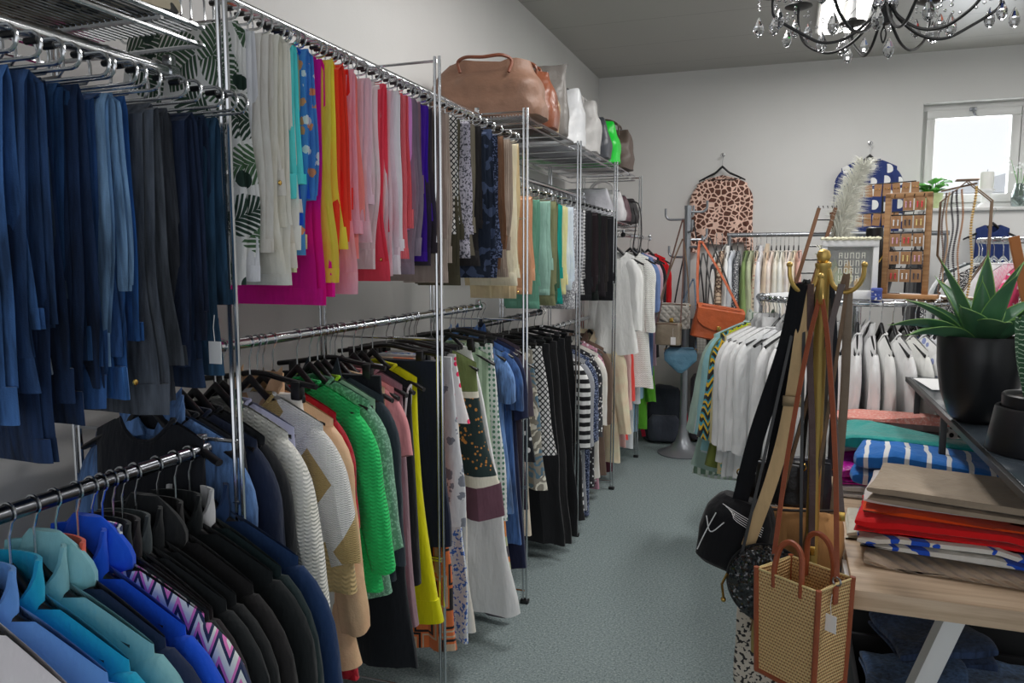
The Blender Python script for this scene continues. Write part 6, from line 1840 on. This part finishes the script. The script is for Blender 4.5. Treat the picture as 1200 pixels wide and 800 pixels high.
for k in range(8):
    a = math.radians(12 + k * 45); dx, dy = math.cos(a), math.sin(a)
    rr_ = .37 if k % 2 == 0 else .33; zt = .085 if k % 2 == 0 else .115
    prof = [(.02, .05), (.05, -.0), (.12, -.055), (.2, -.068), (.28, -.03), (rr_ - .012, .02), (rr_, zt - .03), (rr_, zt)]
    ar = MB().tube(bez([(dx * r, dy * r, z) for r, z in prof], 6), .0052, 8).build('arm', BLACKM, ch)
    c = (dx * rr_, dy * rr_)
    MB().lathe([(0, zt), (.012, zt), (.03, zt + .003), (.05, zt + .011), (.049, zt + .014), (.02, zt + .008), (0, zt + .008)], 24, (c[0], c[1], 0)).build('drip_pan', BLACKM, ch)
    MB().lathe([(0, zt + .006), (.015, zt + .006), (.015, zt + .03), (0, zt + .03)], 16, (c[0], c[1], 0)).build('candle_cup', BLACKM, ch)
    MB().lathe([(0, zt + .03), (.0115, zt + .03), (.0115, zt + .11), (0, zt + .112)], 16, (c[0], c[1], 0)).build('candle_sleeve', plain('ivory_sleeve', (226, 222, 206), .5), ch)
    MB().lathe([(0, zt + .11), (.009, zt + .115), (.017, zt + .14), (.014, zt + .165), (.004, zt + .19), (0, zt + .192)], 12, (c[0], c[1], 0)).build('bulb', CRY, ch)
    for q in range(3):
        b = a + (q - 1) * 1.9; crystal(c[0] + .045 * math.cos(b), c[1] + .045 * math.sin(b), zt + .004, ch, 2 + q % 2, 1.0)
    # bead swag to the next arm
    a2 = math.radians(12 + (k + 1) * 45); r2 = .33 if k % 2 == 0 else .37
    p0, p1 = Vector((c[0], c[1], zt)), Vector((math.cos(a2) * r2, math.sin(a2) * r2, .115 if k % 2 == 0 else .085))
    for i in range(1, 9):
        q = i / 9; w0 = p0.lerp(p1, q) * 1.0; w0.z -= .05 * math.sin(q * PI)
        b = bpy.data.objects.new('crystal_bead', bead_me); COL.objects.link(b); b.parent = ch; b.location = w0
for k in range(8):
    a = k * PI / 4; crystal(.03 * math.cos(a), .03 * math.sin(a), .23 - .1 * (k % 2), ch, 1, 1.1)
for k in range(8):
    a = math.radians(34 + k * 45); crystal(.2 * math.cos(a), .2 * math.sin(a), .06 - .02 * (k % 2), ch, 2, 1.1)
    MB().tube([(.02 * math.cos(a), .02 * math.sin(a), .14), (.2 * math.cos(a), .2 * math.sin(a), .06 - .02 * (k % 2))], .001, 5).build('wire', BLACKM, ch)
MB().tube(bez([(0, 0, -.02), (-.008, 0, -.045), (0, 0, -.075), (.008, 0, -.045), (0, 0, -.02)], 6), .003, 6).build('finial', BLACKM, ch)
# ------------------------------------------------------------------ light
def lamp(name, loc, size, power, rot=(0, 0, 0), col=(1, .985, .965)):
    d = bpy.data.lights.new(name, 'AREA'); d.shape = 'RECTANGLE'; d.size, d.size_y = size; d.energy = power; d.color = col
    o = bpy.data.objects.new(name, d); COL.objects.link(o); o.location = loc; o.rotation_euler = rot
    return o


t = NT('lamp_diffuser'); t.b.inputs['Emission Color'].default_value = (1, .97, .92, 1); t.b.inputs['Emission Strength'].default_value = 3.0
t.b.inputs['Base Color'].default_value = (.9, .9, .88, 1)
DIFF = t.m
LAMPW = plain('white_enamel', (225, 225, 222), .4, k=1)
for x, y, rz, txt in ((.30, 5.45, .0, 'twin tube ceiling light behind the chandelier'), (1.6, 2.6, 0, 'twin tube ceiling light over the folded clothes'), (2.6, 5.2, 0, 'twin tube ceiling light towards the right wall'), (-.4, 3.2, 0, 'twin tube ceiling light over the middle of the aisle')):
    r = thing('ceiling_light', txt, 'ceiling light', (x, y, HC), rz, 'ceiling lights')
    MB().box((0, 0, -.025), (.34, 1.26, .05), .008).build('light_housing', LAMPW, r)
    for s in (-1, 1):
        MB().box((s * .082, 0, -.058), (.13, 1.2, .03), .012).build('diffuser', DIFF, r)
    lamp('lamp_glow', (x, y, HC - .08), (.3, 1.2), 25).parent = None
w = bpy.data.worlds.new('world'); SC.world = w; w.use_nodes = True
nt = w.node_tree
bg = nt.nodes['Background']; bg.inputs[0].default_value = (.93, .96, 1, 1); bg.inputs[1].default_value = 1.05
lamp('window_daylight', (1.36, YB + .35, 2.45), (.6, .7), 18, (math.radians(-90), 0, 0), (.92, .96, 1))
SC.view_settings.view_transform = 'Standard'; SC.view_settings.look = 'None'; SC.view_settings.gamma = 1; SC.view_settings.use_curve_mapping = False
SC.view_settings.exposure = 0.0
SC.cycles.max_bounces = 8; SC.cycles.diffuse_bounces = 4; SC.cycles.transparent_max_bounces = 12
SC.cycles.use_denoising = True
for k, v_ in _labels.items():
    if len(v_) > 1: print('DUPLABEL', k, v_)
